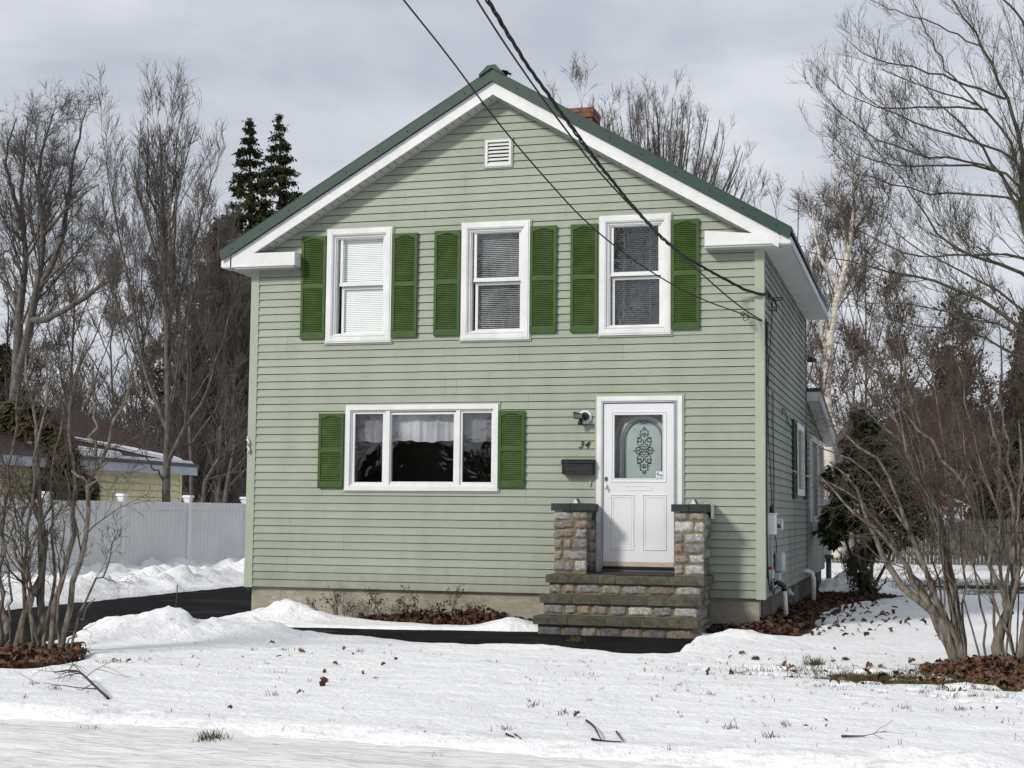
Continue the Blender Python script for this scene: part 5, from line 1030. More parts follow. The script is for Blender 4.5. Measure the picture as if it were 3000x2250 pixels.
def bare(name, label, Y, gds, mat, n=(40, 260, 1400, 2600), up=(.10, .09, .07, .05), wig=(.10, .12, .14, .16), rmin=.006, f=I, lf=(.55, .5, .45, .42), seed=1, ang=(.35, .8), rrs=(.38, .5, .6, .65), rs=1.0, group=None, cat='tree', dys=1.2, extra=None, mat2=None, lmin=.25, base=None):
    g_ = R_(seed); gs = []
    for k, (pts, r) in enumerate(gds):
        dy = 0 if k == 0 else g_.uniform(-dys, dys); y0_ = Y
        if gs:
            s0 = np.array(gp(f, pts[:1]+pts[:1], Y)[0]); q_ = np.concatenate([resample(p_, [1]*len(p_), 40)[0] for p_, _ in gs]); d_ = np.hypot(q_[:, 0]-s0[0], q_[:, 2]-s0[2]); jj = int(d_.argmin())
            if d_[jj] < .75: y0_ = float(q_[jj, 1])
        gp_ = gp(f, pts, y0_, dy+(Y-y0_)*.4)
        if gs and d_[jj] < .75 and cat == 'tree': gp_[0] = tuple(q_[jj])
        gs.append((gp_, r))
    P0, R0 = guides(gs, 14, .02, g_); R0 = R0*rs; lv = []; P, Rr = P0, R0; allP = [(P0, R0)]
    srcP, srcR = P0, R0
    for i, nn in enumerate(n):
        Nn = (8, 7, 6, 5)[min(i, 3)]
        C, RC = grow(g_, srcP, srcR, nn, lf[min(i, len(lf)-1)], ang[0], ang[1], up[min(i, len(up)-1)], wig[min(i, len(wig)-1)], Nn, rrs[min(i, 3)], rmin, .22 if i == 0 else .15, .3, lmin)
        lv.append((C, RC, (6, 5, 4, 3)[min(i, 3)])); srcP, srcR = C, RC
    b = base or (P0[0, 0][0], P0[0, 0][1], 0.0)
    ex = None
    if extra: ex = extra(g_, lv)
    return mk(name, label, cat, mat, [(P0, R0)], lv, tuple(b), group, extra=ex, mat2=mat2)
# left: big forked tree
bare('bare_tree', 'tall grey forked bare tree at the far left with two thick upright trunks', 17, [
    ([K2(95, 700), K2(100, 500), K2(105, 300), K2(115, 100), K(130, 1500), K(165, 1300), K(190, 1180), K(150, 950), K(105, 750), K(70, 600), K(20, 450)], (.23, .04)),
    ([K2(110, 500), K2(160, 250), K2(190, 30), K(215, 1450), K(250, 1300), K(290, 1100), K(285, 900), K(245, 620), K(225, 430), K(300, 320), K(345, 130)], (.19, .025)),
    ([K(240, 1370), K(350, 1180), K(400, 1000), K(430, 800), K(460, 620), K(480, 420), K(520, 250), K(560, 110)], (.13, .02)), ([K(150, 950), K(135, 700), K(150, 500), K(165, 330), K(180, 150)], (.10, .02)),
    ([K(110, 760), K(60, 600), K(30, 450), K(60, 300), K(110, 160)], (.08, .018)), ([K2(200, 0), K(330, 1560), K(480, 1460), K(640, 1340), K(730, 1260), K(860, 1200)], (.14, .02)), ([K2(120, 100), K(100, 1400), K(30, 1300), K(-60, 1200)], (.1, .03)),
    ([K(290, 1000), K(370, 850), K(520, 700), K(640, 620)], (.07, .015)), ([K(100, 1050), K(30, 900), K(-30, 700)], (.08, .02)), ([K(165, 1300), K(60, 1060), K(0, 1120)], (.08, .02))], 'bark_grey', n=(150, 1000, 3600, 6500), up=(.08, .05, .03, .02), rmin=.0048, seed=11, ang=(.35, .85), lf=(.36, .45, .45, .42), rs=.75)
# left middle: tree between fence and garage
bare('bare_tree', 'upright bare tree rising between the white fence and the cream garage', 11.6, [
    ([K2(1080, 1420), K2(1080, 1250), K2(1075, 1050), K2(1085, 800), K2(1092, 500), K2(1085, 200), K(1080, 1450), K(1080, 1200), K(1065, 900), K(1035, 650), K(1045, 400), K(1035, 200)], (.135, .014)),
    ([K2(1090, 1080), K2(1150, 860), K2(1220, 700), K2(1310, 590), K2(1390, 400), K2(1440, 150), K(1500, 1500), K(1560, 1350)], (.07, .012)), ([K2(1078, 780), K2(1020, 620), K2(960, 450), K2(905, 250), K2(880, 60), K(850, 1300), K(790, 1050), K(720, 800), K(700, 500), K(660, 280)], (.065, .01)),
    ([K2(1085, 300), K(1120, 1400), K(1140, 1100), K(1120, 900), K(1150, 650), K(1200, 450), K(1265, 210)], (.055, .01)), ([K(1075, 1300), K(1000, 1050), K(940, 850), K(880, 700), K(900, 450), K(910, 180)], (.05, .01)),
    ([K2(1090, 350), K(1180, 1350), K(1250, 1050), K(1300, 800), K(1370, 600), K(1415, 480)], (.05, .01)), ([K(1060, 950), K(960, 700), K(960, 400), K(960, 160)], (.035, .008)), ([K(1110, 1000), K(1150, 800), K(1130, 450), K(1170, 140)], (.035, .008)),
    ([K2(1050, 1130), K2(1000, 1040), K2(930, 950), K2(900, 900)], (.03, .008)), ([K2(1180, 850), K2(1270, 900), K2(1400, 850), K2(1560, 740)], (.03, .008)), ([K2(1010, 600), K2(900, 560), K2(850, 300), K(740, 1500), K(640, 1300)], (.03, .008)), ([K2(1200, 720), K2(1230, 500), K2(1200, 200), K(1230, 1500), K(1280, 1200), K(1340, 900)], (.04, .01))],
    'bark_grey', n=(130, 900, 3400, 5600), up=(.16, .12, .08, .05), rmin=.0045, seed=12, ang=(.25, .6), wig=(.06, .09, .12, .14), lf=(.34, .45, .45, .42), rs=.8)
def simple(label, px, ptop, Y, seed, mat='bark_grey', w=.12, spread=220, n=(60, 420, 1700, 2800), nb=6, name='bare_tree', base_y=1480, lean=0, up=.1, group=None, mat2=None, rmin=.006, extra=None, fork=.35, ang=(.3, .75), lf=(.28, .42, .45, .42), rs=.62):
    g_ = random.Random(seed); H_ = base_y-ptop; G_ = [([(px+g_.uniform(-8, 8)+lean*t, base_y-H_*t) for t in (0, .2, .4, .6, .8, .95)], (w, w*.1))]
    for k in range(nb):
        s = -1 if k % 2 else 1; t0 = fork*.6+k*(.55-fork*.3)/nb; x0 = px+lean*t0; sp = spread*(1-t0*.6)*g_.uniform(.55, 1.1)
        G_.append(([(x0, base_y-H_*t0), (x0+s*sp*.35+lean*.1, base_y-H_*(t0+.14)), (x0+s*sp*.7+lean*.2, base_y-H_*(t0+.30)), (x0+s*sp*.95+lean*.3, base_y-H_*min(.97, t0+.5))], (w*.55*(1-t0*.6), w*.07)))
    return bare(name, label, Y, G_, mat, n=n, seed=seed, up=(up, up, up*.7, up*.4), rmin=rmin, group=group, dys=2.5, mat2=mat2, extra=extra, ang=ang, lf=lf, rs=rs)
simple('slim bare tree with fine twigs left of the two dark spruces', 640, 560, 24, 21, w=.12, spread=150, group=None); simple('bare tree with pale twigs behind the far left fork', 215, 520, 27, 22, w=.12, spread=200)
simple('bushy brown bare tree behind the cream garage roof', 330, 760, 22, 23, mat='bark_red', w=.10, spread=260, n=(30, 220, 1100, 2000)); simple('low spreading bare tree over the grey shed roof', 690, 850, 22, 24, mat='bark_dark', w=.12, spread=260, n=(36, 240, 1200, 2200), up=.04)
simple('low dark bare tree at the left edge behind the shrub', 20, 800, 21, 25, mat='bark_dark', w=.13, spread=260, n=(36, 240, 1200, 2200), up=.05); simple('brownish bare tree with clinging leaves beside the tall upright one', 560, 700, 19, 26, mat='bark_red', w=.10, spread=220, n=(36, 240, 1100, 2000))
simple('dense bare tree close beside the left corner of the house', 735, 760, 16, 27, mat='bark_dark', w=.10, spread=190, n=(36, 240, 1100, 2000), up=.08); simple('thin bare tree between the forked tree and the upright tree', 420, 620, 30, 28, w=.12, spread=170)
# behind the house
gc = [([(1920, 1300), (1922, 1000), (1925, 800), (1930, 650), (1935, 500), (1925, 330)], (.20, .02))]
rt = random.Random(6); ee = []
for k in range(44):
    a_ = math.pi*(.04+.92*k/43); rr_ = rt.uniform(.62, 1.0); ee.append((1925-290*math.cos(a_)*rr_, 620-345*math.sin(a_)**.8*rr_))
for ex_, ey_ in ee+[(1655, 470), (1690, 390), (1735, 335), (1785, 300), (1840, 280), (1890, 275), (1970, 285), (2025, 310), (2075, 350), (2120, 400), (2160, 470), (2190, 545), (2140, 600), (1700, 560), (1860, 350), (2000, 400)]:
    gc.append(([(1922, 980), (1922+(ex_-1922)*.25, 980+(ey_-980)*.28), (1922+(ex_-1922)*.62, 980+(ey_-980)*.6), (1922+(ex_-1922)*.9, 980+(ey_-980)*.85), (ex_, ey_)], (.06, .010)))
bare('bare_tree', 'broad rounded bare tree crown rising behind the right roof slope', 30, gc, 'bark_grey', n=(420, 2600, 6500, 8000), up=(.15, .12, .09, .06), rmin=.0046, seed=31, ang=(.25, .65), lf=(.22, .42, .45, .42), dys=2); simple('pointed bare tree top just behind the brick chimney', 1700, 250, 34, 32, w=.12, spread=150, base_y=1250, nb=5)
simple('reddish fine twigged birch crown right of the roof edge', 2335, 490, 36, 33, mat='bark_red', w=.12, spread=190, base_y=1550, n=(60, 420, 1600, 2600), nb=8, up=.13); simple('thin reddish bare tree behind the white birch', 2530, 560, 34, 34, mat='bark_red', w=.11, spread=200, n=(40, 300, 1300, 2400), nb=8, base_y=1600, up=.12)
# white birch
bare('birch_tree', 'leaning birch with a white trunk right of the house', 17, [
    ([(2457, 1632), (2448, 1540), (2440, 1450), (2430, 1350), (2424, 1250), (2420, 1150), (2424, 1070), (2438, 918), (2453, 853), (2482, 780), (2497, 720), (2510, 640), (2500, 540), (2520, 420)], (.155, .02)),
    ([(2453, 853), (2440, 800), (2410, 780), (2390, 700), (2380, 600), (2350, 500)], (.06, .012)), ([(2424, 1070), (2400, 950), (2385, 830), (2370, 700)], (.05, .012)), ([(2482, 780), (2470, 650), (2450, 520), (2440, 420)], (.045, .01)), ([(2438, 918), (2500, 800), (2570, 700), (2600, 560)], (.05, .012))],
    'bark_birch', n=(50, 350, 1500, 2400), up=(.08, .04, .0, -.04), rmin=.006, seed=35, mat2='bark_red', lf=(.2, .42, .42, .42))
# big bare tree at the right edge, sweeping limbs
Rc = lambda x, y: (2200+x*.3617, y*.3617); Tc = lambda x, y: (2200+x*.3617, 600+y*.3617)
TR0 = [(3175, 1640), (3170, 1450), (3160, 1300), (3145, 1180), (3125, 1060), (3105, 900), (3095, 700), (3100, 500), (3110, 300), (3120, 60), (3125, -80)]
gB = [(TR0, (.24, .05)),
    ([(3110, 1080), (3040, 1000), Tc(2212, 1000), Tc(2050, 900), Tc(1850, 750), Tc(1600, 640), Tc(1400, 600), Tc(1200, 570), Tc(1050, 505), Tc(900, 465), Tc(700, 450), Tc(450, 370)], (.085, .012)),
    ([(3080, 960), (3040, 800), Tc(2212, 490), Tc(1950, 460), Tc(1700, 400), Tc(1550, 320), Tc(1450, 220), Tc(1400, 100), Rc(1350, 1620), Rc(1200, 1400), Rc(1000, 1180), Rc(850, 1020)], (.07, .010)),
    ([(3060, 880), (3035, 780), Tc(2212, 400), Tc(1950, 395), Tc(1700, 420), Tc(1450, 430), Tc(1200, 390), Tc(1000, 290), Tc(850, 190)], (.06, .010)),
    ([(3040, 760), Rc(2212, 1780), Rc(2000, 1350), Rc(1900, 1220), Rc(1700, 1000), Rc(1500, 860), Rc(1300, 620)], (.07, .012)),
    ([(3030, 620), Rc(2212, 1130), Rc(2100, 900), Rc(2040, 750), Rc(1950, 550), Rc(1850, 300), Rc(1780, 180), Rc(1650, 50), Rc(1560, -80)], (.075, .02)),
    ([Rc(2040, 790), Rc(1780, 700), Rc(1550, 610), Rc(1350, 560), Rc(1100, 500), Rc(950, 470), Rc(850, 400), Rc(740, 280)], (.045, .008)),
    ([(3028, 600), Rc(2212, 1330), Rc(2000, 960), Rc(1880, 850), Rc(1700, 780), Rc(1430, 740), Rc(1250, 600), Rc(1060, 560)], (.055, .009)),
    ([Rc(1950, 880), Rc(1500, 860), Rc(1300, 870), Rc(1100, 880), Rc(850, 830), Rc(700, 730), Rc(620, 620)], (.040, .007)), ([(3030, 560), Rc(2212, 1280), Rc(1900, 1180), Rc(1600, 1080), Rc(1300, 990), Rc(1000, 840), Rc(850, 750), Rc(750, 600)], (.055, .008)),
    ([(3040, 600), Rc(2000, 1330), Rc(1700, 1290), Rc(1300, 1260), Rc(1000, 1130), Rc(850, 1000), Rc(700, 920), Rc(570, 780)], (.05, .007)), ([(3045, 640), Rc(2212, 1420), Rc(1800, 1310), Rc(1500, 1360), Rc(1100, 1360), Rc(900, 1300), Rc(750, 1200), Rc(640, 1100)], (.05, .007)),
    ([(3050, 700), Rc(2212, 1600), Rc(1900, 1560), Rc(1500, 1590), Rc(1200, 1500), Rc(950, 1440), Rc(780, 1380), Rc(670, 1230)], (.05, .007)), ([Rc(2400, 600), Rc(2212, 190), Rc(2070, 0), Rc(1980, -120)], (.05, .02)),
    ([Rc(1850, 300), Rc(1600, 230), Rc(1300, 130), Rc(1100, 60), Rc(960, 0)], (.03, .008)), ([Rc(1900, 900), Rc(1600, 600), Rc(1450, 300), Rc(1350, 100), Rc(1300, -60)], (.035, .008)), ([(3120, 1150), (3000, 1060), Tc(1950, 1060), Tc(1600, 1000), Tc(1300, 980), Tc(1000, 900)], (.05, .008)),
    ([(3090, 1010), Tc(2212, 850), Tc(1900, 620), Tc(1600, 500), Tc(1300, 350), Tc(1100, 150), Rc(900, 1500)], (.05, .007)), ([(3110, 1090), Tc(2100, 960), Tc(1800, 940), Tc(1500, 840), Tc(1200, 800), Tc(900, 780), Tc(650, 740)], (.045, .007))]
bare('bare_tree', 'large bare tree with long sweeping olive limbs filling the upper right', 6.5, gB, 'bark_olive', n=(260, 1900, 5600, 6000), up=(.13, .12, .09, .06), wig=(.07, .10, .13, .15), lf=(.34, .45, .45, .45), rrs=(.36, .5, .6, .65), rs=.5, rmin=.0028, seed=41, ang=(.25, .65), dys=1.3, lmin=.22)
# oaks with clinging brown leaves on the right
def cling(n, sp, size, seed_lv=2):
    def fn(g_, lv):
        C = lv[seed_lv][0][:, -1]; C = C[C[:, 2] < 7.5] if (C[:, 2] < 7.5).sum() > 20 else C; k = g_.choice(len(C), size=min(len(C), 90), replace=False); return [('dead_leaves', leafcloud(g_, C[k], n, sp, size, 1.6, .6), 'clingleaf')]
    return fn
for (lab, px, top, Y, sd, m_, w, sp, nlf) in (('small oak with rusty clinging leaves behind the evergreen shrub', 2640, 860, 20, 51, 'bark_lilac_tw', .10, 260, 500), ('rusty leaved oak in the back yard nearest the right edge', 2930, 900, 17, 52, 'bark_lilac_tw', .11, 260, 700), ('low twiggy tree between the birch and the oak', 2500, 960, 21, 53, 'bark_red', .09, 220, 250), ('dense brown bare tree behind the right bare shrub', 2790, 830, 24, 54, 'bark_grey', .13, 300, 300)):
    simple(lab, px, top, Y, sd, mat=m_, w=w, spread=sp, n=(45, 320, 1400, 2000), nb=9, base_y=1610, up=.06, rmin=.0075, extra=cling(nlf, .16, .11), fork=.2, ang=(.3, .85))
# spruces
def spruce(label, tx, ty, by, Y, wpx, seed, mat='needle', bare_low=.0):
    g_ = R_(seed); top = np.array(at(tx, ty, Y)); bot = np.array(at(tx+4, by, Y)); H_ = top[2]-bot[2]; sc = np.linalg.norm(np.array(at(tx+wpx, ty, Y))-top)
    t = thing('spruce_tree', label, 'tree', (bot[0], bot[1], bot[2])); P0 = np.array([[bot*(1-s)+top*s for s in np.linspace(0, 1, 10)]]); R0 = np.linspace(.22, .02, 10)[None]
    V, F = tubes(P0, R0, 8); npmesh('trunk', V, F, 'bark_dark', t, smooth=True)
    nb = 420; s = np.round(g_.random(nb)**.9*30)/30+g_.normal(size=nb)*.004; s = np.clip(s, .01, 1); z = top[2]-H_*s; Lb = sc*(.015+1.5*s**.95)*(.6+.5*g_.random(nb)); az = g_.random(nb)*6.283; C = np.empty((nb, 7, 3))
    for k in range(7):
        u = k/6; C[:, k, 0] = top[0]+np.cos(az)*Lb*u; C[:, k, 1] = top[1]+np.sin(az)*Lb*u; C[:, k, 2] = z+Lb*(.12*u-.50*u*u+.28*u**3.0)
    Vb, Fb = tubes(C, np.full((nb, 7), .022)*np.linspace(1, .4, 7)[None], 4); npmesh('crown', Vb, Fb, 'bark_dark', t)
    C2, RC2 = grow(g_, C, np.full((nb, 7), .015), 3000, .30, .4, .9, -.05, .1, 4, .7, .008, .2, .5, .06)
    cen = C2.reshape(-1, 3); cen = np.r_[cen, C[:, 3:].reshape(-1, 3)]
    Vn, Fn = leafcloud(g_, cen, 58000, .055, .16, 2.4, 1.2); npmesh('foliage', Vn, Fn, mat, t); return t
spruce('left of two tall pointed dark spruces', 732, 347, 1330, 38, 165, 61); spruce('right of two tall pointed dark spruces', 820, 332, 1330, 38, 150, 62)
spruce('dull brown spruce half hidden by bare trees below the pointed pair', 640, 640, 1400, 33, 190, 63, 'needle_brown'); spruce('dark evergreen behind the left forked tree', 10, 1010, 1500, 25, 150, 64); spruce('dark spruce behind the rusty oak', 2780, 1010, 1540, 62, 170, 65, 'needle_brown')
spruce('brownish evergreen at the right edge', 3010, 900, 1600, 30, 150, 66, 'needle_brown')
# broad leaf evergreens
def leafshrub(label, name, stems, blobs, nl, size, mat, Y, seed, cat='shrub', smat='bark_lilac_tw', group=None):
    g_ = R_(seed); gs = [(gp(I, p, Y, g_.uniform(-.3, .3)), r) for p, r in stems]; P0, R0 = guides(gs, 10, .01, g_); b = P0[0, 0]; t = thing(name, label, cat, (b[0], b[1], 0), group)
    V, F = tubes(P0, R0, 7); npmesh('stems', V, F, smat, t, smooth=True); cs = []
    for (px, py, rp, w) in blobs:
        c = np.array(at(px, py, Y)); r = rp/4337*(Y+18.3); k = int(nl*w); d = nrm(g_.normal(size=(k, 3)))*(.55+.5*g_.random((k, 1))**.5); cs.append(c+d*r*np.array([1, .8, 1]))
    C = np.concatenate(cs); C = C+fbmv(C)*.12; n = len(C)
    # whorls: several long drooping leaves round each tip
    reps = 6; C = np.repeat(C, reps, 0); a = g_.random(len(C))*6.283; dr_ = .15+.75*g_.random(len(C)); d = np.stack([np.cos(a)*np.cos(dr_), np.sin(a)*np.cos(dr_), -np.sin(dr_)], 1); sd = nrm(np.cross(d, np.array([0, 0, 1.]))); s = (size*(.6+.7*g_.random(len(C))))[:, None]; up_ = np.cross(sd, d)
    V = np.stack([C, C+d*s*.45+sd*s*.16-up_*s*.05, C+d*s, C+d*s*.45-sd*s*.16-up_*s*.05], 1).reshape(-1, 3); npmesh('foliage', V, np.arange(len(V)).reshape(-1, 4), mat, t); return t
def fbmv(C): return np.stack([fbm(C[:, 0], C[:, 2], .8, 101), fbm(C[:, 1], C[:, 2], .8, 103), fbm(C[:, 0], C[:, 1], .8, 105)], 1)*2
leafshrub('dark evergreen rhododendron beside the rear corner of the house', 'rhododendron', [([(2535, 1755), (2530, 1700), (2520, 1640), (2500, 1560), (2490, 1450)], (.05, .02)), ([(2540, 1755), (2548, 1690), (2560, 1600), (2575, 1480)], (.05, .02)), ([(2530, 1755), (2515, 1700), (2500, 1640), (2470, 1560), (2450, 1480)], (.04, .015)), ([(2545, 1750), (2570, 1700), (2600, 1640), (2640, 1560), (2680, 1500)], (.035, .015)), ([(2540, 1750), (2580, 1725), (2600, 1690)], (.02, .01)), ([(2532, 1750), (2530, 1620), (2540, 1500), (2560, 1350)], (.04, .015))],
    [(2510, 1300, 45, .10), (2545, 1220, 40, .08), (2480, 1400, 62, .16), (2560, 1380, 70, .18), (2450, 1510, 52, .13), (2510, 1480, 60, .14), (2600, 1450, 60, .13), (2640, 1530, 60, .12), (2700, 1500, 50, .08), (2440, 1550, 40, .08), (2575, 1560, 45, .08), (2525, 1735, 24, .05), (2530, 1690, 28, .05), (2522, 1640, 28, .04), (2545, 1600, 30, .04), (2610, 1290, 40, .06), (2660, 1410, 45, .07)], 1500, .17, 'rhodo', 7.9, 71)
leafshrub('yellowing evergreen shrub mass at the left edge behind the fence', 'laurel_shrub', [([(60, 1560), (70, 1400), (60, 1300)], (.08, .03)), ([(160, 1560), (170, 1430)], (.06, .02))], [(20, 1330, 110, .3), (90, 1250, 90, .18), (150, 1330, 90, .2), (170, 1430, 95, .22), (60, 1440, 110, .25), (235, 1450, 60, .1), (20, 1500, 90, .15), (60, 1230, 80, .2)], 3600, .22, 'laurel', 8.5, 72)
# young reddish twigs by the rhododendron
g0 = [([(2497, 1745), (2490, 1690), (2480, 1640)], (.012, .004))]
for k in range(9): g0.append(([(2497+k*2, 1745), (2490+k*3-8, 1690), (2475+k*7-10, 1630+abs(k-4)*4)], (.008, .003)))
bare('twiggy_shrub', 'small reddish twiggy shrub in front of the rhododendron', 7.2, g0, 'bark_dark', n=(60, 200, 300), rmin=.0035, seed=73, cat='shrub', dys=.3, lmin=.08, lf=(.4, .4, .4))
# ---- right bare shrub (thick old stems)
U = lambda x, y: (2150+.5424*x, 1050+.5424*y)
rl = [([U(1200, 1650), U(1180, 1560), U(1130, 1450), U(1060, 1360), U(1000, 1310), U(900, 1220), U(850, 1160), U(815, 1080), U(800, 1000), U(760, 930), U(720, 850), U(700, 780), U(620, 660), U(520, 560)], (.066, .012)),
    ([U(1210, 1650), U(1160, 1500), U(1090, 1370), U(1030, 1280), U(940, 1150), U(880, 1030), U(780, 940), U(700, 880), U(560, 780), U(470, 640)], (.058, .010)),
    ([U(1225, 1620), U(1190, 1480), U(1120, 1340), U(1060, 1200), U(1000, 1080), U(960, 1010), U(920, 860), U(880, 720), U(830, 610), U(740, 500), U(640, 420), U(500, 330)], (.045, .009)),
    ([U(1230, 1600), U(1195, 1400), U(1185, 1150), U(1120, 980), U(1080, 820), U(1040, 640), U(960, 500), U(880, 340), U(780, 180), U(700, 40)], (.045, .009)),
    ([U(1240, 1620), U(1215, 1450), U(1150, 1180), U(1110, 900), U(1110, 700), U(1050, 500), U(980, 300), U(930, 80), U(900, -120)], (.035, .009)),
    ([U(1250, 1640), U(1200, 1560), U(1170, 1500), U(1110, 1330), U(1010, 1090), U(950, 900), U(800, 700), U(680, 560), U(560, 500), U(420, 470)], (.035, .008)),
    ([U(1440, 1650), U(1410, 1580), U(1430, 1520), U(1480, 1450), U(1500, 1360), U(1520, 1250), U(1500, 1050), U(1530, 900), U(1500, 700), U(1430, 500), U(1380, 280)], (.085, .010)),
    ([U(1540, 1650), U(1560, 1540), U(1600, 1440), U(1610, 1280), U(1590, 1050), U(1600, 850), U(1560, 600), U(1540, 350)], (.06, .010)),
    ([U(1500, 1380), U(1440, 1250), U(1400, 1120), U(1340, 900), U(1270, 700), U(1150, 560), U(1050, 430), U(960, 330), U(860, 220)], (.035, .008)),
    ([U(1330, 1620), U(1270, 1400), U(1245, 1200), U(1230, 1000), U(1200, 800), U(1150, 600)], (.013, .005)), ([U(1365, 1640), U(1330, 1300), U(1300, 1050), U(1280, 850), U(1250, 600), U(1240, 400)], (.016, .006)),
    ([U(1420, 1560), U(1410, 1300), U(1360, 1000), U(1350, 800), U(1300, 600), U(1220, 400), U(1180, 200)], (.02, .006)), ([U(1480, 1480), U(1450, 1200), U(1440, 900), U(1400, 600), U(1390, 300)], (.02, .006)),
    ([U(1510, 1300), U(1560, 1050), U(1540, 800), U(1500, 560), U(1450, 300), U(1400, 100)], (.03, .007)), ([U(1240, 1640), U(1230, 1350), U(1130, 1050), U(1060, 700), U(1000, 560), U(900, 400), U(760, 300), U(600, 240)], (.03, .007)),
    ([U(1570, 1600), U(1590, 1300), U(1650, 1000), U(1680, 700)], (.03, .008)), ([U(870, 1190), U(840, 1120), U(870, 1060), U(885, 1040)], (.015, .005)), ([U(1205, 1640), U(1100, 1380), U(980, 1180), U(900, 1080), U(840, 960), U(700, 760), U(560, 690), U(400, 640), U(300, 600)], (.03, .006))]
rq = random.Random(77)
for k in range(15):
    bx_ = rq.choice([2800, 2815, 2830, 2925, 2945, 2975]); ex_ = rq.uniform(2400, 2800) if bx_ < 2900 else rq.uniform(2560, 3050); ey_ = rq.uniform(880, 1330); r_s = rq.uniform(.008, .017); P_ = []
    for t_ in (0, .15, .3, .45, .6, .75, .9, 1): P_.append((bx_+(ex_-bx_)*(t_**1.25)+rq.uniform(-9, 9)*(t_ > 0), 1940+(ey_-1940)*t_**.9+rq.uniform(-5, 5)))
    rl.append((P_, (r_s, r_s*.3)))
def redbuds(g_, lv):
    C = lv[1][0][:, -1]; k = g_.choice(len(C), 26, replace=False); return [('dead_leaves', leafcloud(g_, C[k], 260, .035, .028, 1.5, .3), 'clingleaf')]
bare('bare_shrub', 'old bare lilac with thick crooked grey stems at the right', -3.7, rl, 'bark_lilac', n=(320, 1700, 4000), up=(.03, .0, .0), wig=(.15, .22, .26), lf=(.26, .45, .5), rmin=.0024, seed=81, cat='shrub', ang=(.4, 1.15), dys=.55, extra=redbuds, rs=.74, mat2='bark_lilac_tw', lmin=.10, base=(2.4, -3.7, 0))
# ---- left bare shrub
K2 = lambda x, y: (x*.452, 900+y*.452)
Nn_ = lambda x, y: (.452*x, 1500+.452*y)
ll = [([Nn_(100, 1010), Nn_(110, 850), Nn_(170, 640), Nn_(240, 520), Nn_(280, 350), Nn_(265, 150), K2(265, 1480), K2(275, 1250), K2(225, 1000), K2(222, 800), K2(225, 640), K2(200, 480), K2(170, 300)], (.045, .010)),
    ([Nn_(260, 980), Nn_(265, 700), Nn_(270, 450), Nn_(300, 280), Nn_(290, 80), K2(255, 1330), K2(190, 1220), K2(110, 1130), K2(30, 1040), K2(-40, 930)], (.045, .012)),
    ([Nn_(320, 960), Nn_(340, 700), Nn_(400, 420), Nn_(480, 220), Nn_(505, 60), K2(500, 1380), K2(470, 1250), K2(465, 1000), K2(440, 800), K2(455, 600), K2(520, 400), K2(560, 200)], (.032, .008)),
    ([Nn_(390, 930), Nn_(430, 640), Nn_(480, 400), Nn_(530, 200), Nn_(580, 40), K2(585, 1230), K2(620, 960), K2(690, 860), K2(760, 700), K2(800, 580), K2(870, 480), K2(880, 300)], (.032, .008)),
    ([Nn_(60, 980), Nn_(30, 700), Nn_(-20, 500), Nn_(-60, 300), K2(-60, 1200)], (.04, .012)), ([Nn_(140, 1000), Nn_(150, 700), Nn_(170, 450), Nn_(150, 200), K2(200, 1250), K2(250, 900), K2(300, 600), K2(300, 350)], (.025, .008)),
    ([Nn_(440, 950), Nn_(520, 640), Nn_(620, 470), Nn_(690, 370), Nn_(730, 260), Nn_(720, 180), Nn_(770, 110)], (.014, .004)), ([Nn_(380, 930), Nn_(360, 700), Nn_(390, 500), Nn_(400, 250), Nn_(410, 50), K2(430, 1300), K2(420, 1050)], (.014, .005)),
    ([Nn_(200, 980), Nn_(220, 750), Nn_(200, 500), Nn_(170, 250), Nn_(100, 60), K2(20, 1300)], (.022, .006)), ([Nn_(290, 970), Nn_(310, 650), Nn_(360, 400), Nn_(340, 200), K2(330, 1350), K2(340, 1050), K2(380, 800), K2(400, 560)], (.02, .006)),
    ([Nn_(30, 960), Nn_(60, 700), Nn_(80, 450), Nn_(40, 250), K2(10, 1400)], (.016, .005)), ([Nn_(420, 940), Nn_(470, 800), Nn_(560, 600), Nn_(620, 560)], (.010, .004)), ([K2(465, 1060), K2(560, 1160), K2(680, 1130), K2(800, 1100), K2(930, 1040)], (.012, .004)), ([K2(620, 960), K2(600, 800), K2(640, 650), K2(600, 480), K2(620, 300)], (.016, .005)),
    ([Nn_(10, 940), Nn_(-10, 600), K2(20, 1380), K2(60, 1000), K2(100, 760), K2(120, 500)], (.022, .006)), ([Nn_(240, 960), Nn_(230, 600), Nn_(120, 330), Nn_(30, 120), K2(-30, 1300)], (.018, .005))]
bare('bare_shrub', 'bare multi-stemmed shrub with lichened trunks at the left', -5.9, ll, 'bark_lilac', n=(220, 1200, 2600), up=(.08, .03, .02), wig=(.12, .17, .2), lf=(.25, .45, .5), rmin=.0022, seed=82, cat='shrub', ang=(.35, .95), dys=.5, mat2='bark_lilac_tw', lmin=.10, base=(-6.1, -5.9, 0))
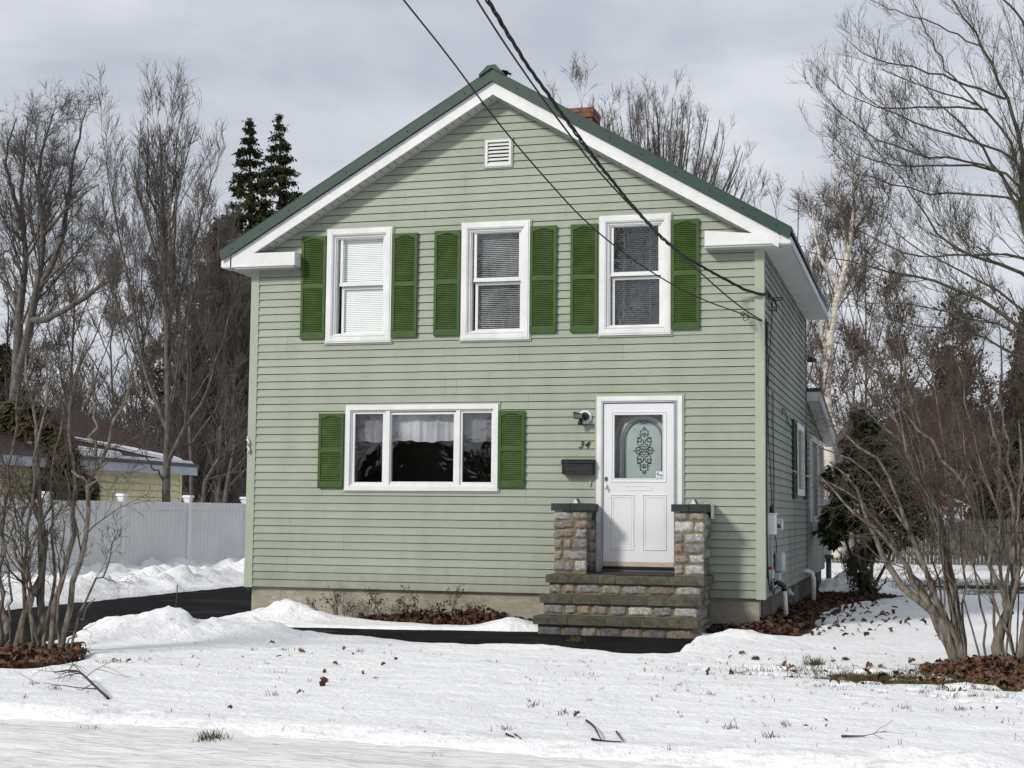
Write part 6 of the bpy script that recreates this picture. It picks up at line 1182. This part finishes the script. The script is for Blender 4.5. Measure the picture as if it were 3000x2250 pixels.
# dried plants against the foundation
for k, (px, h, n_) in enumerate(((925, 60, 9), (985, 95, 12), (1035, 60, 8), (1080, 70, 10), (1105, 110, 12), (1165, 60, 8), (1195, 85, 12), (1220, 115, 10), (1270, 70, 9), (1345, 120, 10), (1385, 60, 6))):
    k_ = k; px = 700+ (px-700)*1.0; x, y, z = at(px+ (0), 1800, -.28); g_ = R_(300+k); labs = 'withered leafy plant stem standing against the front foundation wall'
    st_n = 3; P = []
    for s in range(st_n):
        top = (x+g_.normal()*.12, -.25+g_.normal()*.07, .78*h/237+.06*g_.random()); P.append(([(x+g_.normal()*.02, -.28, 0), (x+g_.normal()*.05, -.27, top[2]*.5), top], (.005, .0025)))
    P0, R0 = guides(P, 7, .009, g_); C, RC = grow(g_, P0, R0, 26, .35, .4, 1.1, .02, .2, 4, .7, .002, .2, .4, .05); V, F = joinm([tubes(P0, R0, 5), tubes(C, RC, 3)])
    t = thing('withered_plant', labs, 'plant', (x, -.28, 0), 'withered plants along the front foundation'); npmesh('stem', V, F, 'bark_lilac_tw', t)
    cc = np.r_[C[:, -1], C[:, -2], P0[:, -1], P0[:, 4]]; V, F = leafcloud(g_, cc, n_*7, .02, .028, 1.5, .8); npmesh('dried_leaves', V, F, 'litter_dark' if k % 3 else 'needle', t)
for (px, h, lab) in ((300+700-690+690-300, 0, ''),): pass
# little dry weeds at the foundation left part
for k, (px, hh_) in enumerate(((985, .50), (1012, .42))):
    x, y, z = at(px, 1790, -.2); g_ = R_(400+k); P = [([(x+.01*s, -.2, 0), (x+.02*s, -.2, hh_*.5), (x+.05*s+g_.normal()*.03, -.2, hh_*(.7+.3*g_.random()))], (.004, .002)) for s in range(-2, 3)]
    P0, R0 = guides(P, 7, .006, g_); C, RC = grow(g_, P0, R0, 24, .4, .3, .8, .08, .12, 4, .7, .0018, .3, .4, .04); V, F = joinm([tubes(P0, R0, 5), tubes(C, RC, 3)])
    tagit(npmesh('dry_weed', V, F, 'bark_red', origin=(x, -.2, 0)), ('tall', 'short')[k]+' reddish dry weed in front of the cracked foundation', 'plant')
# distant woods closing the view (uncountable)
def woods(label, x0, x1, y0, y1, h0, h1, n, seed, mat):
    g_ = R_(seed); bx = x0+(x1-x0)*g_.random(n); by = y0+(y1-y0)*g_.random(n); hh = h0+(h1-h0)*g_.random(n); P0 = np.empty((n, 8, 3)); k = np.linspace(0, 1, 8)
    P0[..., 0] = bx[:, None]+g_.normal(size=(n, 1))*k*1.0; P0[..., 1] = by[:, None]; P0[..., 2] = hh[:, None]*k; P0[:, 1:, :2] += g_.normal(size=(n, 7, 2))*.12; R0 = (.06+.07*g_.random((n, 1)))*np.linspace(1, .15, 8)[None]
    a, b = grow(g_, P0, R0, n*16, .42, .35, .8, .10, .10, 6, .55, .014, .15); c, d = grow(g_, a, b, n*80, .5, .35, .8, .07, .14, 5, .6, .011, .15); e, f = grow(g_, c, d, n*150, .55, .35, .8, .04, .15, 4, .7, .010, .15)
    V, F = joinm([tubes(P0, R0, 6), tubes(a, b, 4), tubes(c, d, 3), tubes(e, f, 3)]); o = npmesh('distant_woods', V, F, mat, origin=((x0+x1)/2, (y0+y1)/2, 0)); return tagit(o, label, 'woods', kind='stuff')
woods('hazy brown winter woods far behind the left garden', -62, -18, 46, 62, 5, 9, 75, 91, 'bark_red'); woods('brown winter woods far behind the right back yard', -6, 24, 62, 80, 5, 8, 45, 92, 'bark_red')
woods('low grey brush behind the cream garage', -36, -17, 18, 30, 3, 6.3, 120, 93, 'bark_grey')
# a few trees across the street: seen only as reflections in the panes
for k, (x, y, h) in enumerate(((-21, -36, 6.5), (-14, -36, 12), (-8.6, -35, 12.5))):
    g_ = R_(500+k); P0 = np.array([[(x+.1*g_.normal()*i, y, h*i/9) for i in range(10)]]); R0 = np.linspace(.22, .04, 10)[None]; a, b = grow(g_, P0, R0, 26, .5, .4, .9, .08, .1, 8, .6, .02, .25); c, d = grow(g_, a, b, 260, .5, .4, .9, .05, .12, 6, .6, .015, .15); e, f = grow(g_, c, d, 900, .5, .4, .9, .05, .12, 4, .6, .012, .15)
    mk('bare_tree', ('left', 'middle', 'right')[k]+' one of three bare trees across the street, mirrored in the windows', 'tree', 'bark_dark', [(P0, R0)], [(a, b, 5), (c, d, 4), (e, f, 3)], (x, y, 0))
for k, (x, y, h) in enumerate(((-24, -39, 5.5), (-19, -41, 6.5), (-14, -40, 5.8), (-9.5, -41, 5.0))):  # unseen evergreens added to darken the picture window's reflection
    g_ = R_(550+k); h *= .66; t = thing('reflection_evergreen', ('broad', 'tallest broad', 'middle-sized broad', 'lowest broad')[k]+' evergreen across the street, added to darken reflections in the wide front window', 'shrub', (x, y, 0)); npmesh('trunk', *tubes(np.array([[(x, y, h*i/6) for i in range(6)]]), np.full((1, 6), .12), 6), 'bark_dark', t)
    c_ = nrm(g_.normal(size=(400, 3)))*np.array([2.6, 1.5, h/2])*(.6+.4*g_.random((400, 1)))+np.array([x, y, h/2]); npmesh('foliage', *leafcloud(g_, c_, 5000, .25, .5, 1.6, .4), 'laurel', t)
# ================================================================== SKY, SUN, CAMERA
w = bpy.data.worlds.new('World'); scene.world = w; w.use_nodes = True; nt = w.node_tree; nt.nodes.clear()
out = nt.nodes.new('ShaderNodeOutputWorld'); sky = nt.nodes.new('ShaderNodeTexSky'); sky.sky_type = 'NISHITA'; sky.sun_disc = False
EL, AZ = rad(31), rad(34)       # sun from the front left
sdir = Vector((-math.sin(AZ)*math.cos(EL), -math.cos(AZ)*math.cos(EL), math.sin(EL)))
sky.sun_elevation = EL; sky.sun_rotation = math.atan2(sdir.x, sdir.y); sky.air_density = 1.2; sky.dust_density = 2.5
bg1 = nt.nodes.new('ShaderNodeBackground'); bg1.inputs[1].default_value = .08; nt.links.new(sky.outputs[0], bg1.inputs[0])
tc = nt.nodes.new('ShaderNodeTexCoord'); sp = nt.nodes.new('ShaderNodeSeparateXYZ'); nt.links.new(tc.outputs['Generated'], sp.inputs[0])
ad = nt.nodes.new('ShaderNodeMath'); ad.operation = 'ADD'; ad.inputs[1].default_value = .18; ab = nt.nodes.new('ShaderNodeMath'); ab.operation = 'ABSOLUTE'; nt.links.new(sp.outputs[2], ab.inputs[0]); nt.links.new(ab.outputs[0], ad.inputs[0])
vd = nt.nodes.new('ShaderNodeVectorMath'); vd.operation = 'DIVIDE'; cb = nt.nodes.new('ShaderNodeCombineXYZ')
for k in range(3): nt.links.new(ad.outputs[0], cb.inputs[k])
nt.links.new(tc.outputs['Generated'], vd.inputs[0]); nt.links.new(cb.outputs[0], vd.inputs[1])
nz = nt.nodes.new('ShaderNodeTexNoise'); nz.inputs['Scale'].default_value = 1.7; nz.inputs['Detail'].default_value = 7; nz.inputs['Roughness'].default_value = .5; nz.inputs['Distortion'].default_value = .4; nt.links.new(vd.outputs[0], nz.inputs['Vector'])
cr = nt.nodes.new('ShaderNodeValToRGB'); cr.color_ramp.elements[0].position = .38; cr.color_ramp.elements[0].color = (.55, .585, .66, 1); cr.color_ramp.elements[1].position = .60; cr.color_ramp.elements[1].color = (.78, .80, .86, 1); nt.links.new(nz.outputs['Fac'], cr.inputs[0])
bg2 = nt.nodes.new('ShaderNodeBackground'); bg2.inputs[1].default_value = 1.0; nt.links.new(cr.outputs[0], bg2.inputs[0])
mx = nt.nodes.new('ShaderNodeMixShader'); mx.inputs[0].default_value = .88; nt.links.new(bg1.outputs[0], mx.inputs[1]); nt.links.new(bg2.outputs[0], mx.inputs[2]); nt.links.new(mx.outputs[0], out.inputs[0])
sl_ = bpy.data.lights.new('sun', 'SUN'); sl_.energy = 2.75; sl_.angle = rad(8.0); sl_.color = (1, .95, .875); so = bpy.data.objects.new('sun', sl_); col.objects.link(so); so.rotation_euler = sdir.to_track_quat('Z', 'Y').to_euler(); so.location = (-10, -20, 20)
cd = bpy.data.cameras.new('camera'); cam = bpy.data.objects.new('camera', cd); col.objects.link(cam); scene.camera = cam
cd.sensor_width = 36; cd.lens = FPX/3000*36; cd.clip_end = 2000; cd.clip_start = .1
cam.matrix_world = Matrix(((RR[0], UU[0], -FF[0], CAM[0]), (RR[1], UU[1], -FF[1], CAM[1]), (RR[2], UU[2], -FF[2], CAM[2]), (0, 0, 0, 1)))
scene.render.engine = 'CYCLES'; scene.cycles.use_denoising = True; scene.cycles.max_bounces = 6; scene.cycles.transparent_max_bounces = 8; scene.cycles.caustics_reflective = False; scene.cycles.caustics_refractive = False
scene.view_settings.view_transform = 'Standard'; scene.view_settings.look = 'None'; scene.view_settings.exposure = 0; scene.view_settings.gamma = 1
